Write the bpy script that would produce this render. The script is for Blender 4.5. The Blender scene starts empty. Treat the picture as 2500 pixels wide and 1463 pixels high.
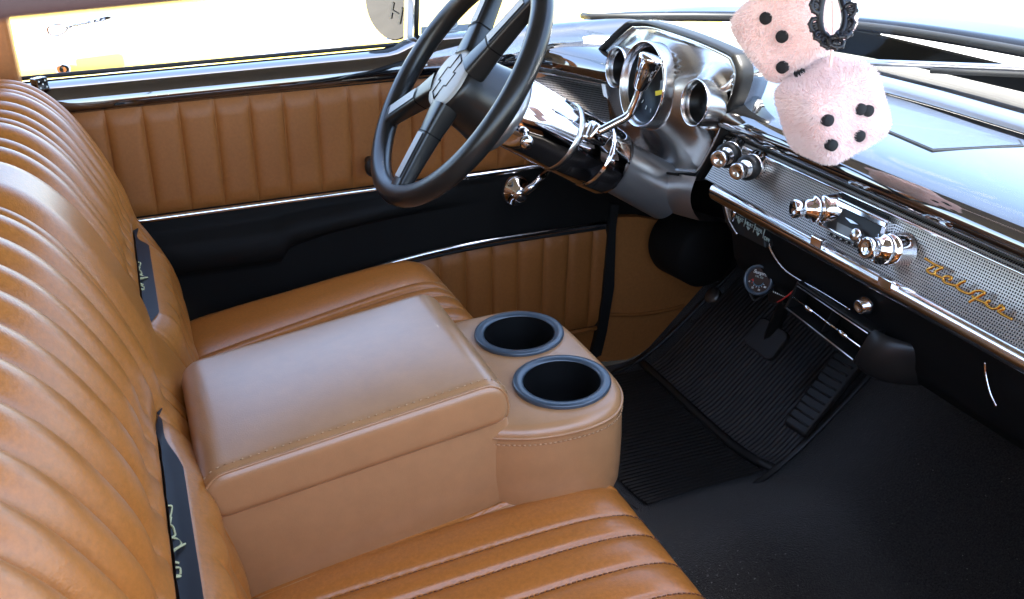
import bpy, bmesh, math, random
import numpy as np
from mathutils import Vector, Matrix
random.seed(7); rng = np.random.default_rng(7)
S = bpy.context.scene; COL = S.collection
V = lambda *a: np.array(a, float)
# ---------------------------------------------------------------- camera
F = 2260.76; W_, H_ = 2500.0, 1463.0
R = np.array([[0.92392, 0.14873, 0.35110], [-0.38131, 0.40488, 0.83105], [0.01842, 0.90209, -0.43114]])
u_, s_, v_ = np.linalg.svd(R); R = u_ @ v_            # rows: car x (forward), y (left), z (up) in camera right / up / forward
CAM = V(0, -.86, 1.0)
cd = bpy.data.cameras.new("camera"); cam = bpy.data.objects.new("camera", cd); COL.objects.link(cam)
cd.sensor_width = 36; cd.lens = F / W_ * 36; cd.clip_start = .02; cd.clip_end = 3000
M = Matrix([[R[i][0], R[i][1], -R[i][2], CAM[i]] for i in range(3)] + [[0, 0, 0, 1]])
cam.matrix_world = M; S.camera = cam
cd.dof.use_dof = True; cd.dof.focus_distance = 1.15; cd.dof.aperture_fstop = 20
# ---------------------------------------------------------------- world, sun, exposure
SUN = V(-.06, -.25, 1.1); SUN /= np.linalg.norm(SUN)
w = bpy.data.worlds.new("World"); S.world = w; w.use_nodes = True
nt = w.node_tree; nt.nodes.clear()
sky = nt.nodes.new("ShaderNodeTexSky"); sky.sky_type = 'NISHITA'; sky.sun_disc = False
sky.sun_elevation = math.asin(SUN[2]); sky.sun_rotation = math.atan2(SUN[0], SUN[1])
sky.air_density = 1.0; sky.dust_density = 1.6; sky.ozone_density = 1.2
bg = nt.nodes.new("ShaderNodeBackground"); bg.inputs[1].default_value = .15
wo = nt.nodes.new("ShaderNodeOutputWorld"); nt.links.new(sky.outputs[0], bg.inputs[0]); nt.links.new(bg.outputs[0], wo.inputs[0])
sl = bpy.data.lights.new("sun", 'SUN'); sl.energy = 4.2; sl.angle = math.radians(.55); sl.color = (1, .95, .87)
so = bpy.data.objects.new("sun", sl); COL.objects.link(so); so.rotation_euler = Vector(SUN).to_track_quat('Z', 'Y').to_euler()
so.location = (3, -2, 9)
S.view_settings.view_transform = 'Standard'; S.view_settings.look = 'None'; S.view_settings.gamma = 1
S.view_settings.use_curve_mapping = False; S.view_settings.exposure = 2.88
S.render.engine = 'CYCLES'; S.cycles.use_denoising = True
S.cycles.max_bounces = 10; S.cycles.diffuse_bounces = 6; S.cycles.glossy_bounces = 5; S.cycles.transparent_max_bounces = 12
S.cycles.sample_clamp_indirect = 12

# ---------------------------------------------------------------- helpers
def ray(u, v): return R @ V((u - W_ / 2) / F, -(v - H_ / 2) / F, 1)
def px(u, v, x=None, y=None, z=None):
    d = ray(u, v)
    for i, c in enumerate((x, y, z)):
        if c is not None: return CAM + d * (c - CAM[i]) / d[i]
def pxp(u, v, P0, n):
    d = ray(u, v); return CAM + d * (((P0 - CAM) @ n) / (d @ n))
def unit(a): a = np.array(a, float); return a / np.linalg.norm(a)
def cam_dir(r, u, f): return R @ V(r, u, f)

def mat(name, col, rough=.5, metal=0, spec=.5, coat=0, bump=None, var=0, vscale=30, grain=None, sheen=0, coat_rough=.03):
    m = bpy.data.materials.new(name); m.use_nodes = True; t = m.node_tree; b = t.nodes["Principled BSDF"]
    b.inputs["Base Color"].default_value = (*col, 1); b.inputs["Roughness"].default_value = rough
    b.inputs["Metallic"].default_value = metal; b.inputs["Specular IOR Level"].default_value = spec
    b.inputs["Coat Weight"].default_value = coat; b.inputs["Coat IOR"].default_value = 2.35 if coat == 1.0 else 1.5; b.inputs["Coat Roughness"].default_value = coat_rough
    b.inputs["Sheen Weight"].default_value = sheen
    tc = t.nodes.new("ShaderNodeTexCoord")
    if var:
        n = t.nodes.new("ShaderNodeTexNoise"); n.inputs["Scale"].default_value = vscale; n.inputs["Detail"].default_value = 6
        n.inputs["Roughness"].default_value = .65
        t.links.new(tc.outputs["Object"], n.inputs["Vector"])
        r = t.nodes.new("ShaderNodeValToRGB"); r.color_ramp.elements[0].position = .3; r.color_ramp.elements[1].position = .7
        r.color_ramp.elements[0].color = (*[c * (1 - var) for c in col], 1); r.color_ramp.elements[1].color = (*[min(1, c * (1 + var)) for c in col], 1)
        t.links.new(n.outputs["Fac"], r.inputs["Fac"]); t.links.new(r.outputs["Color"], b.inputs["Base Color"])
        mr = t.nodes.new("ShaderNodeMapRange"); mr.inputs[3].default_value = rough * (1 - var * .6); mr.inputs[4].default_value = min(1, rough * (1 + var * .6))
        t.links.new(n.outputs["Fac"], mr.inputs[0]); t.links.new(mr.outputs[0], b.inputs["Roughness"])
    h = None
    if bump:
        n2 = t.nodes.new("ShaderNodeTexNoise"); n2.inputs["Scale"].default_value = bump[0]; n2.inputs["Detail"].default_value = 3
        t.links.new(tc.outputs["Object"], n2.inputs["Vector"]); h = n2.outputs["Fac"]; st, ds = bump[1], bump[2]
    if grain:
        vo = t.nodes.new("ShaderNodeTexVoronoi"); vo.inputs["Scale"].default_value = grain[0]; vo.feature = 'F1'
        t.links.new(tc.outputs["Object"], vo.inputs["Vector"]); st, ds = grain[1], grain[2]
        if h is None: h = vo.outputs["Distance"]
        else:
            ad = t.nodes.new("ShaderNodeMath"); ad.operation = 'ADD'; t.links.new(h, ad.inputs[0]); t.links.new(vo.outputs["Distance"], ad.inputs[1]); h = ad.outputs[0]
    if h is not None:
        bp = t.nodes.new("ShaderNodeBump"); bp.inputs["Strength"].default_value = st; bp.inputs["Distance"].default_value = ds
        t.links.new(h, bp.inputs["Height"]); t.links.new(bp.outputs[0], b.inputs["Normal"])
    return m

TAN = mat("tan_leather", (.43, .148, .026), .34, spec=.5, coat=.28, coat_rough=.24, var=.15, vscale=230, bump=(160, .12, .0008), grain=(620, .22, .0005))
TAN2 = mat("tan_vinyl_console", (.44, .216, .088), .34, spec=.6, coat=.45, coat_rough=.28, var=.07, vscale=40, bump=(35, .12, .002), grain=(700, .18, .0004))
TANDOOR = mat("tan_door_vinyl", (.34, .118, .024), .52, var=.10, vscale=200, grain=(500, .2, .0005))
STITCH = mat("tan_thread", (.52, .31, .16), .7)
STITCH_DARK = mat("brown_thread", (.16, .06, .025), .7)
GLOSS = mat("black_paint", (.006, .006, .007), .05, spec=.8, coat=1.0)
BLACKV = mat("black_vinyl", (.0085, .0078, .007), .65, spec=.14, grain=(600, .25, .0005))
BLACKP = mat("black_plastic", (.011, .0105, .010), .42, spec=.40, bump=(900, .15, .0003))
RUBBER = mat("black_rubber", (.010, .010, .010), .6, spec=.4)
WHEELM = mat("black_wheel_vinyl", (.013, .0125, .012), .29, spec=.55, bump=(600, .12, .0003))
DARK = mat("dark_cavity", (.003, .003, .003), .6, spec=.2)
CHROME = mat("chrome", (.80, .79, .80), .06, 1)
CHROMES = mat("chrome_soft", (.70, .69, .70), .16, 1, var=.06, vscale=25)
SATIN = mat("satin_aluminium", (.60, .59, .58), .26, 1, var=.10, vscale=14)
SILVER = mat("silver_paint", (.40, .385, .375), .30, .8)
CARPET = mat("black_carpet", (.030, .0275, .025), 1, spec=.05, sheen=.25, var=.7, vscale=380, bump=(600, .9, .003))
RINGB = mat("blue_black_ring", (.035, .055, .075), .30, spec=.8)
GOLD = mat("gold_plate", (.55, .27, .05), .14, 1)
EMBGOLD = mat("gold_embroidery", (.62, .56, .28), .5)
PINK = mat("pink_plush", (.92, .66, .62), .9, sheen=.6, var=.06, vscale=40)
PINKFUR = mat("pink_fur_pile", (.96, .80, .77), .8, sheen=.5)
FELT = mat("black_felt", (.008, .008, .010), .85)
LACE = mat("black_lace", (.010, .009, .012), .45)
WHITE = mat("white_print", (.75, .78, .75), .6)
GREYPRINT = mat("grey_green_print", (.30, .36, .32), .6)
REDPRINT = mat("red_print", (.6, .04, .03), .5)
BLUEPRINT = mat("blue_print", (.08, .25, .35), .5)
YELP = mat("yellow_pointer", (.85, .60, .02), .5)
YELLOW = mat("yellow_car_paint", (.82, .60, .10), .3, coat=.4)
CARDB = mat("sticker_blue", (.28, .34, .42), .5)
CONCRETE = mat("concrete", (.52, .49, .44), .9, var=.12, vscale=3, bump=(60, .3, .004))
HEADLINER = mat("headliner_cloth", (.07, .062, .055), .9)
SEAL = mat("windscreen_rubber", (.012, .012, .012), .5)
BRUSHED = mat("brushed_steel_trim", (.62, .62, .64), .28, 1)

def speckle(m, scale, lo, hi, col):
    "sparse pale lint fibres mixed over the base colour"
    t = m.node_tree; b = t.nodes["Principled BSDF"]; src = b.inputs["Base Color"].links[0].from_socket
    tc = t.nodes.new("ShaderNodeTexCoord"); n = t.nodes.new("ShaderNodeTexNoise"); n.inputs["Scale"].default_value = scale; n.inputs["Detail"].default_value = 1
    n2 = t.nodes.new("ShaderNodeTexNoise"); n2.inputs["Scale"].default_value = 5; t.links.new(tc.outputs["Object"], n2.inputs["Vector"])
    t.links.new(tc.outputs["Object"], n.inputs["Vector"]); ad = t.nodes.new("ShaderNodeMath"); ad.operation = 'MULTIPLY_ADD'; ad.inputs[1].default_value = .22
    t.links.new(n2.outputs["Fac"], ad.inputs[0]); t.links.new(n.outputs["Fac"], ad.inputs[2])
    r = t.nodes.new("ShaderNodeMapRange"); r.inputs[1].default_value = lo; r.inputs[2].default_value = hi; t.links.new(ad.outputs[0], r.inputs[0])
    mx = t.nodes.new("ShaderNodeMix"); mx.data_type = 'RGBA'; t.links.new(r.outputs[0], mx.inputs[0]); t.links.new(src, mx.inputs[6]); mx.inputs[7].default_value = (*col, 1)
    t.links.new(mx.outputs[2], b.inputs["Base Color"])
speckle(CARPET, 260, .845, .90, (.22, .21, .20))
def mesh_grid_mat():
    "woven grid of small square holes in bright metal, in metres through the panel's UV map"
    m = bpy.data.materials.new("chrome_grid"); m.use_nodes = True; t = m.node_tree; b = t.nodes["Principled BSDF"]
    uv = t.nodes.new("ShaderNodeUVMap"); sp = t.nodes.new("ShaderNodeSeparateXYZ"); t.links.new(uv.outputs[0], sp.inputs[0])
    outs = []
    for k in (0, 1):
        a = t.nodes.new("ShaderNodeMath"); a.operation = 'MULTIPLY'; a.inputs[1].default_value = 2 * math.pi / .0031
        t.links.new(sp.outputs[k], a.inputs[0])
        s = t.nodes.new("ShaderNodeMath"); s.operation = 'SINE'; t.links.new(a.outputs[0], s.inputs[0])
        r = t.nodes.new("ShaderNodeMapRange"); r.inputs[1].default_value = -.65; r.inputs[2].default_value = -.05
        t.links.new(s.outputs[0], r.inputs[0]); outs.append(r.outputs[0])
    mu = t.nodes.new("ShaderNodeMath"); mu.operation = 'MULTIPLY'; t.links.new(outs[0], mu.inputs[0]); t.links.new(outs[1], mu.inputs[1])
    mx = t.nodes.new("ShaderNodeMix"); mx.data_type = 'RGBA'; t.links.new(mu.outputs[0], mx.inputs[0])
    mx.inputs[6].default_value = (.47, .43, .39, 1); mx.inputs[7].default_value = (.02, .018, .017, 1)
    t.links.new(mx.outputs[2], b.inputs["Base Color"]); b.inputs["Metallic"].default_value = 1; b.inputs["Roughness"].default_value = .33
    bp = t.nodes.new("ShaderNodeBump"); bp.invert = True; bp.inputs["Strength"].default_value = .6; bp.inputs["Distance"].default_value = .0008
    t.links.new(mu.outputs[0], bp.inputs["Height"]); t.links.new(bp.outputs[0], b.inputs["Normal"])
    return m
GRID = mesh_grid_mat()

def glass_mat():
    m = bpy.data.materials.new("clear_glass"); m.use_nodes = True; t = m.node_tree; t.nodes.clear()
    o = t.nodes.new("ShaderNodeOutputMaterial"); mx = t.nodes.new("ShaderNodeMixShader"); tr = t.nodes.new("ShaderNodeBsdfTransparent")
    gl = t.nodes.new("ShaderNodeBsdfGlossy"); gl.inputs["Roughness"].default_value = .01; lw = t.nodes.new("ShaderNodeLayerWeight"); lw.inputs[0].default_value = .5
    po = t.nodes.new("ShaderNodeMath"); po.operation = 'POWER'; po.inputs[1].default_value = 5; t.links.new(lw.outputs["Facing"], po.inputs[0])
    fr = t.nodes.new("ShaderNodeMapRange"); fr.inputs[3].default_value = .06; fr.inputs[4].default_value = .9; t.links.new(po.outputs[0], fr.inputs[0])
    tr.inputs[0].default_value = (.95, .98, .97, 1)
    t.links.new(fr.outputs[0], mx.inputs[0]); t.links.new(tr.outputs[0], mx.inputs[1]); t.links.new(gl.outputs[0], mx.inputs[2]); t.links.new(mx.outputs[0], o.inputs[0])
    return m
GLASS = glass_mat()

def link(name, me, m, parent=None, smooth=True):
    o = bpy.data.objects.new(name, me); COL.objects.link(o)
    if m is not None: me.materials.append(m)
    if smooth and len(me.polygons):
        me.polygons.foreach_set("use_smooth", [True] * len(me.polygons))
    if parent is not None:
        o.parent = parent; b = parent.get("_base")
        if b is not None: o.matrix_parent_inverse = Matrix.Translation((-b[0], -b[1], -b[2]))
    return o
def thing(name, base, label, cat, group=None):
    o = bpy.data.objects.new(name, None); COL.objects.link(o); o.location = [float(v) for v in base]; o.empty_display_size = .05
    o["_base"] = [float(v) for v in base]; o["label"] = label; o["category"] = cat
    if group: o["group"] = group
    return o
def tag(o, label, cat, group=None):
    o["label"] = label; o["category"] = cat
    if group: o["group"] = group
    return o

class MB:
    def __init__(s): s.v = []; s.f = []; s.uv = {}
    def add(s, vs, fs):
        k = len(s.v); s.v += [tuple(map(float, p)) for p in vs]; s.f += [tuple(k + i for i in f) for f in fs]; return k
    def grid(s, P, close_u=False, close_v=False):
        P = np.asarray(P); n, m = P.shape[:2]; fs = []
        for i in range(n if close_u else n - 1):
            for j in range(m if close_v else m - 1):
                a, b, c, d = i * m + j, ((i + 1) % n) * m + j, ((i + 1) % n) * m + (j + 1) % m, i * m + (j + 1) % m
                fs.append((a, b, c, d))
        s.add(P.reshape(-1, 3), fs)
    def tube(s, path, r, n=10, closed=False, caps=True, flat=None):
        path = [V(*p) for p in path]; N = len(path); rr = [r] * N if np.isscalar(r) else list(r); rings = []; up = None
        for i in range(N):
            a = path[(i - 1) % N] if (closed or i > 0) else path[i]; b = path[(i + 1) % N] if (closed or i < N - 1) else path[i]
            t = unit(b - a)
            if up is None:
                up = V(0, 0, 1) if abs(t[2]) < .9 else V(1, 0, 0)
            up = unit(up - t * (up @ t)); sd = np.cross(t, up)
            k = (1, 1) if flat is None else flat
            rings.append([path[i] + rr[i] * (k[0] * math.cos(q) * up + k[1] * math.sin(q) * sd) for q in np.linspace(0, 2 * math.pi, n, endpoint=False)])
        s.grid(rings, close_u=closed, close_v=True)
        if caps and not closed:
            k = len(s.v) - N * n; s.f.append(tuple(k + j for j in range(n))[::-1]); k = len(s.v) - n; s.f.append(tuple(k + j for j in range(n)))
    def lathe(s, o, ax, prof, n=40, cap0=False, cap1=False, squash=None):
        "prof: list of (t along axis, radius)"
        ax = unit(ax); e = V(0, 0, 1) if abs(ax[2]) < .9 else V(0, 1, 0); e = unit(e - ax * (e @ ax)); g = np.cross(ax, e); rings = []
        for t, r in prof:
            rings.append([V(*o) + ax * t + r * (math.cos(q) * e + math.sin(q) * g) for q in np.linspace(0, 2 * math.pi, n, endpoint=False)])
        k0 = len(s.v); s.grid(rings, close_v=True)
        if cap0: s.f.append(tuple(k0 + j for j in range(n))[::-1])
        if cap1: s.f.append(tuple(len(s.v) - n + j for j in range(n)))
    def prism(s, poly, d, back=True):
        "polygon (3-D points) extruded by vector d"
        n = len(poly); a = [V(*p) for p in poly]; b = [p + V(*d) for p in a]
        fs = [(i, (i + 1) % n, n + (i + 1) % n, n + i) for i in range(n)] + [tuple(range(n, 2 * n))]
        if back: fs.append(tuple(range(n))[::-1])
        s.add(a + b, fs)
    def box(s, c, ax, ay, az):
        c = V(*c); ax, ay, az = V(*ax), V(*ay), V(*az)
        vs = [c + i * ax + j * ay + k * az for i in (-1, 1) for j in (-1, 1) for k in (-1, 1)]
        s.add(vs, [(0, 1, 3, 2), (4, 6, 7, 5), (0, 4, 5, 1), (2, 3, 7, 6), (0, 2, 6, 4), (1, 5, 7, 3)])
    def build(s, name, m, parent=None, smooth=True, bevel=0, seg=2, auto=None, solid=0):
        me = bpy.data.meshes.new(name); me.from_pydata(s.v, [], s.f)
        bm = bmesh.new(); bm.from_mesh(me); bmesh.ops.recalc_face_normals(bm, faces=bm.faces)
        if bevel:
            ed = [e for e in bm.edges if len(e.link_faces) == 2 and e.calc_face_angle(0) > .5]
            bmesh.ops.bevel(bm, geom=ed, offset=bevel, segments=seg, profile=.5, affect='EDGES', clamp_overlap=True)
        if auto is not None:
            for e in bm.edges:
                if len(e.link_faces) == 2 and e.calc_face_angle(0) > auto: e.smooth = False
        bm.to_mesh(me); bm.free(); me.update()
        o = link(name, me, m, parent, smooth)
        if solid:
            md = o.modifiers.new("thickness", 'SOLIDIFY'); md.thickness = solid; md.offset = 0
        return o
def uvgrid(name, P, UV, m, parent=None, smooth=True):
    P = np.asarray(P); n, k = P.shape[:2]; me = bpy.data.meshes.new(name)
    fs = [(i * k + j, (i + 1) * k + j, (i + 1) * k + j + 1, i * k + j + 1) for i in range(n - 1) for j in range(k - 1)]
    me.from_pydata([tuple(map(float, p)) for p in P.reshape(-1, 3)], [], fs); l = me.uv_layers.new(name="UVMap"); U = np.asarray(UV).reshape(-1, 2)
    idx = np.zeros(len(me.loops), int); me.loops.foreach_get("vertex_index", idx); l.data.foreach_set("uv", U[idx].astype(np.float32).ravel())
    return link(name, me, m, parent, smooth)
def spline(pts, n=12, closed=False):
    P = [V(*p) for p in pts]; N = len(P); out = []
    for i in range(N if closed else N - 1):
        g = lambda k: P[k % N] if closed else P[min(max(k, 0), N - 1)]
        a, b, c, d = g(i - 1), g(i), g(i + 1), g(i + 2)
        for t in np.linspace(0, 1, n, endpoint=False):
            out.append(.5 * ((2 * b) + (c - a) * t + (2 * a - 5 * b + 4 * c - d) * t * t + (3 * b - a - 3 * c + d) * t ** 3))
    if not closed: out.append(P[-1])
    return out
def text(name, s, o, ex, ey, size, m, parent, depth=.0004, shear=0, align='CENTER'):
    c = bpy.data.curves.new(name, 'FONT'); c.body = s; c.size = size; c.extrude = depth; c.align_x = align; c.align_y = 'CENTER'; c.shear = shear
    t = bpy.data.objects.new(name, c); COL.objects.link(t); dg = bpy.context.evaluated_depsgraph_get()
    me = bpy.data.meshes.new_from_object(t.evaluated_get(dg)); bpy.data.objects.remove(t); bpy.data.curves.remove(c)
    ex, ey = unit(ex), unit(ey); ez = np.cross(ex, ey); me.materials.clear()
    me.transform(Matrix([[ex[i], ey[i], ez[i], o[i]] for i in range(3)] + [[0, 0, 0, 1]]))
    return link(name, me, m, parent, False)

# ================================================================ SETTING
gz = -.42
g = MB(); n = 40
xs = np.concatenate([np.linspace(-400, -12, 8), np.linspace(-10, 12, 14), np.linspace(16, 400, 8)])
g.grid([[(x, y, gz) for y in xs] for x in xs]); go = g.build("ground", CONCRETE); go["kind"] = "structure"

# carpet: flat floor, toe board rising to the firewall, transmission hump in the middle
def floor_z(x, y):
    hump = .10 * math.exp(-(y / .17) ** 2) * min(1, max(0, (x - .2) / .6))
    t = max(0, x - .92); toe = (t * t / .16 if t < .08 else (t - .04)) * 1.05
    return hump + toe
g = MB(); P = [[(x, y, floor_z(x, y)) for y in np.linspace(-.74, .685, 60)] for x in np.linspace(-1.0, 1.36, 70)]
g.grid(P); fo = g.build("floor", CARPET); fo["kind"] = "structure"

# ================================================================ CAR BODY
body = thing("vintage_car", (0, 0, 0), "glossy black vintage car with tan trimmed driver door, roof, hood and windshield", "car")
g = MB()   # roof shell
P = []
for y in np.linspace(-.72, .72, 15):
    row = []
    for x, z in ((-1.75, .74), (-1.6, .95), (-1.3, 1.16), (-.8, 1.24), (-.2, 1.26), (.3, 1.25), (.66, 1.215), (.75, 1.19)):
        row.append((x, y, z - .06 * (abs(y) / .72) ** 3))
    P.append(row)
g.grid(P); g.build("roof", HEADLINER, body, solid=.02)
ra, rb = px(0, -12, y=-.685), px(470, -55, y=-.685); RL = lambda x: ra + (rb - ra) * ((x - ra[0]) / (rb[0] - ra[0])) * V(1, 1, 1)
g = MB(); g.tube([tuple(RL(-1.2)), tuple(RL(-.2)), tuple(RL(.024)), tuple(RL(.030) + V(0, 0, .004)), tuple(RL(.033) + V(0, 0, .012)), (.04, -.70, 1.17)], .0040, 10); g.build("window_rail", mat("dark_rail_paint", (.022, .012, .015), .5, spec=.2), body)
# package shelf / rear bulkhead
g = MB(); g.box((-1.35, 0, .30), (.03, 0, 0), (0, .70, 0), (0, 0, .36)); g.build("rear_bulkhead", TANDOOR, body, False, .01)
# driver side quarter panel and pillar behind the door
g = MB(); g.box((-.80, .72, .30), (.60, 0, 0), (0, .02, 0), (0, 0, .36)); g.build("quarter_panel", TANDOOR, body, False, .01)
g = MB(); g.box((-.215, .715, .90), (.030, 0, 0), (0, .02, 0), (0, 0, .35)); g.build("pillar", GLOSS, body, False, .006)
g = MB(); g.box((-.163, .715, .88), (.019, 0, 0), (0, .022, 0), (0, 0, .33)); g.build("pillar_trim", TANDOOR, body, False, .006)
# kick panel in front of the door
kick = MB(); yk = .685
pts = [(1502, 530), (1560, 530), (1640, 545), (1720, 640), (1720, 720), (1660, 800), (1600, 850), (1530, 880), (1455, 885)]
kick.prism([px(u, v, y=yk) for u, v in pts], (0, .02, 0)); ko = kick.build("kick_panel", mat("tan_kick_vinyl", (.42, .155, .036), .6, var=.1, vscale=150, grain=(500, .2, .0005)), body, False, .002)
g = MB(); g.tube(spline([px(u, v, y=yk - .002) for u, v in ((1478, 768), (1560, 768), (1640, 755), (1670, 745))], 6), .005, 8); g.build("piping", TANDOOR, ko)
g = MB(); g.prism([(.86, .705, -.05), (1.50, .705, -.05), (1.50, .705, .70), (.86, .705, .66)], (0, .02, 0)); g.build("cowl_side", BLACKV, body, False)
g = MB(); g.prism([(.80, -.72, -.05), (1.50, -.72, -.05), (1.50, -.72, .70), (.80, -.72, .66)], (0, -.02, 0)); g.build("cowl_side", BLACKV, body, False)
g = MB(); g.box((1.37, 0, .34), (.01, 0, 0), (0, .70, 0), (0, 0, .36)); g.build("firewall", BLACKV, body, False)
# black door jamb strip
g = MB(); L = [(1492, 500), (1482, 620), (1472, 730), (1462, 800), (1440, 880)]; Rr = [(1512, 500), (1504, 560), (1500, 700), (1482, 810), (1468, 868)]
for a, b, c, d in zip(L[:-1], L[1:], Rr[1:], Rr[:-1]): g.prism([px(*p, y=.668) for p in (a, b, c, d)], (0, .03, 0))
g.build("door_jamb", RUBBER, body, False)
# windscreen base curve in plan, cowl, hood
WB = spline([(.66, -.72, .69), (.76, -.70, .69), (.90, -.60, .695), (.995, -.40, .698), (1.025, -.15, .70), (1.03, 0, .70), (1.025, .15, .70), (.995, .40, .698), (.90, .60, .695), (.76, .70, .69), (.66, .72, .69)], 8)
WB = np.array(WB)
def along(off_x, z): return [(p[0] + off_x, p[1], z) for p in WB]
g = MB(); prof = [(-.012, .004), (-.006, .016), (.010, .020), (.024, .012), (.030, .0)]
g.grid([[(p[0] + a, p[1] * (1 + a * .3), p[2] + b) for a, b in prof] for p in WB]); g.build("windshield_trim", BRUSHED, body)
g = MB(); g.grid([[(p[0] + .032 + a, p[1] * (1 + a * .35), p[2] + b) for a, b in ((0, .004), (.010, .009), (.022, .004))] for p in WB]); g.build("windshield_seal", SEAL, body)
top = [V(.75 + .01 - .30 * (abs(p[1]) / .72) ** 3 * .5, p[1] * .92, 1.185 - .05 * (abs(p[1]) / .72) ** 3) for p in WB]
g = MB(); g.grid([[p + V(.012, 0, .012) + (t - p - V(.012, 0, .012)) * f + V(.03, 0, 0) * math.sin(f * math.pi) for f in np.linspace(0, 1, 8)] for p, t in zip(WB, top)])
g.build("windshield", GLASS, body)
g = MB(); g.grid([[(p[0] + .05 + a * 1.0, p[1] * (1 + a * .25), p[2] + b) for a, b in ((-.07, -.012), (-.03, -.010), (.03, .002), (.08, .004), (.13, .004), (.20, -.01), (.22, -.08))] for p in WB]); g.build("cowl", GLOSS, body)
# hood: crowned sheet whose rear edge follows the cowl gap
hx = np.linspace(0, 1, 24); Ph = []
for yy in np.linspace(-.78, .78, 40):
    q = np.interp(yy, WB[:, 1], WB[:, 0]) + .17; row = []
    for t in hx:
        x = q + t * (2.55 - q); row.append((x, yy, .725 + .035 * (1 - (yy / .78) ** 2) - .10 * t ** 2.5 + .012 * min(1, t * 8)))
    Ph.append(row)
g = MB(); g.grid(Ph); ho = g.build("hood", mat("black_hood_paint", (.006, .006, .007), .08, spec=.22), body, solid=.012)
g = MB(); g.tube([(p[0][0] - .002, p[0][1], p[0][2] + .004) for p in Ph], .006, 8); g.build("hood_seal", SEAL, ho)
# wipers
for sgn, y0 in ((1, .30), (-1, -.30)):
    a = [(np.interp(y, WB[:, 1], WB[:, 0]) + .050 + .02 * k, y, .722 + .006 * k) for k, y in enumerate(np.linspace(y0 - sgn * .02, y0 - sgn * .42, 9) * 1.0)]
    g = MB(); g.tube(a, .005, 8); wp = g.build("wiper", BRUSHED, body)
    g = MB(); g.tube([(p[0] - .008, p[1], p[2] - .008) for p in a[2:]], .004, 6); g.build("wiper_blade", RUBBER, wp)

# ================================================================ DRIVER DOOR
YD = .682
x0, x1 = -.24, .885
g = MB(); g.box(((x0 + x1) / 2, YD + .032, .34), ((x1 - x0) / 2, 0, 0), (0, .028, 0), (0, 0, .33)); door = g.build("driver_door", BLACKV, body, False, .004)
def pleated(xa, xb, zb, zt, pitch, x_off, amp=.004, y=YD, nz=14, tilt=0):
    nx = int((xb - xa) / .0014); P = []
    for x in np.linspace(xa, xb, nx):
        fr = ((x - x_off) / pitch) % 1.0; d = amp * (1.5 * (1 - abs(2 * fr - 1) ** 4) - .55 * math.exp(-((1 - abs(2 * fr - 1)) / .05) ** 2))
        b, t = zb(x), zt(x); row = []
        for f in np.linspace(0, 1, nz):
            e = min(f, 1 - f); k = min(1, e / .07) ** .5
            row.append((x, y - d * k + .004 * (1 - k), b + (t - b) * f))
        P.append(row)
    return P
lin = lambda a, b: (lambda x: a[1] + (b[1] - a[1]) * (x - a[0]) / (b[0] - a[0]))
tp = lin((-.094, .635), (.45, .650)); bt = lin((-.024, .458), (.391, .469))
g = MB(); g.grid(pleated(x0 + .01, .84, bt, tp, .0545, -.037)); g.build("upper_panel", TANDOOR, door)
low_t = spline([px(u, v, y=YD) for u, v in ((700, 760), (790, 700), (850, 670), (960, 632), (1100, 598), (1250, 571), (1455, 541), (1470, 539))], 8)
lx = [p[0] for p in low_t]; lz = [p[2] for p in low_t]
g = MB(); g.grid(pleated(.20, .858, lambda x: .105, lambda x: float(np.interp(x, lx, lz)) - .012, .0545, .01)); g.build("lower_panel", TANDOOR, door)
g = MB(); g.grid([[(x, YD - .004 + .004 * k, .105 - .11 * f) for f, k in ((0, 0), (.04, 1), (.5, .2), (1, .2))] for x in np.linspace(.20, .858, 20)]); g.build("kick_strip", TANDOOR, door)
g = MB(); g.tube([(x, YD - .004, .103) for x in np.linspace(.2, .855, 12)], .005, 8); g.build("piping", TANDOOR, door)
# bright trims
g = MB(); tl = [(x, YD - .010, bt(x) - .003) for x in np.linspace(x0, .60, 24)] + [(x, YD - .010, bt(.60) - .003 + .03 * ((x - .60) / .25) ** 2) for x in np.linspace(.63, .85, 8)]
g.tube(tl, .0052, 8, flat=(1.0, .8)); g.build("chrome_trim", CHROME, door)
g = MB(); g.tube([(p[0], YD - .010, p[2] - .003) for p in low_t], .0055, 8, flat=(1.0, .8)); g.build("chrome_trim", CHROME, door)
g = MB(); g.tube([(p[0], YD - .006, p[2] - .013) for p in low_t], .004, 8); g.build("trim_shadow_bead", RUBBER, door)
# black middle panel with moulded arm rest
P = []
arm = lambda x: math.exp(-((x - .22) / .26) ** 4)
for x in np.linspace(x0, .86, 70):
    zt_ = bt(x) - .008; zb_ = float(np.interp(x, lx, lz)) + .004 if x > lx[0] else .20; row = []
    for f in np.linspace(0, 1, 30):
        z = zt_ + (zb_ - zt_) * f; q = (f - .10) / .30; bul = .034 * arm(x) * (max(0, 1 - (2 * q - 1) ** 2) ** .5 if 0 < q < 1 else 0)
        row.append((x, YD - .003 - bul - .004 * math.exp(-((f - .05) / .03) ** 2), z))
    P.append(row)
g = MB(); g.grid(P); g.build("armrest_panel", BLACKV, door)
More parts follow.
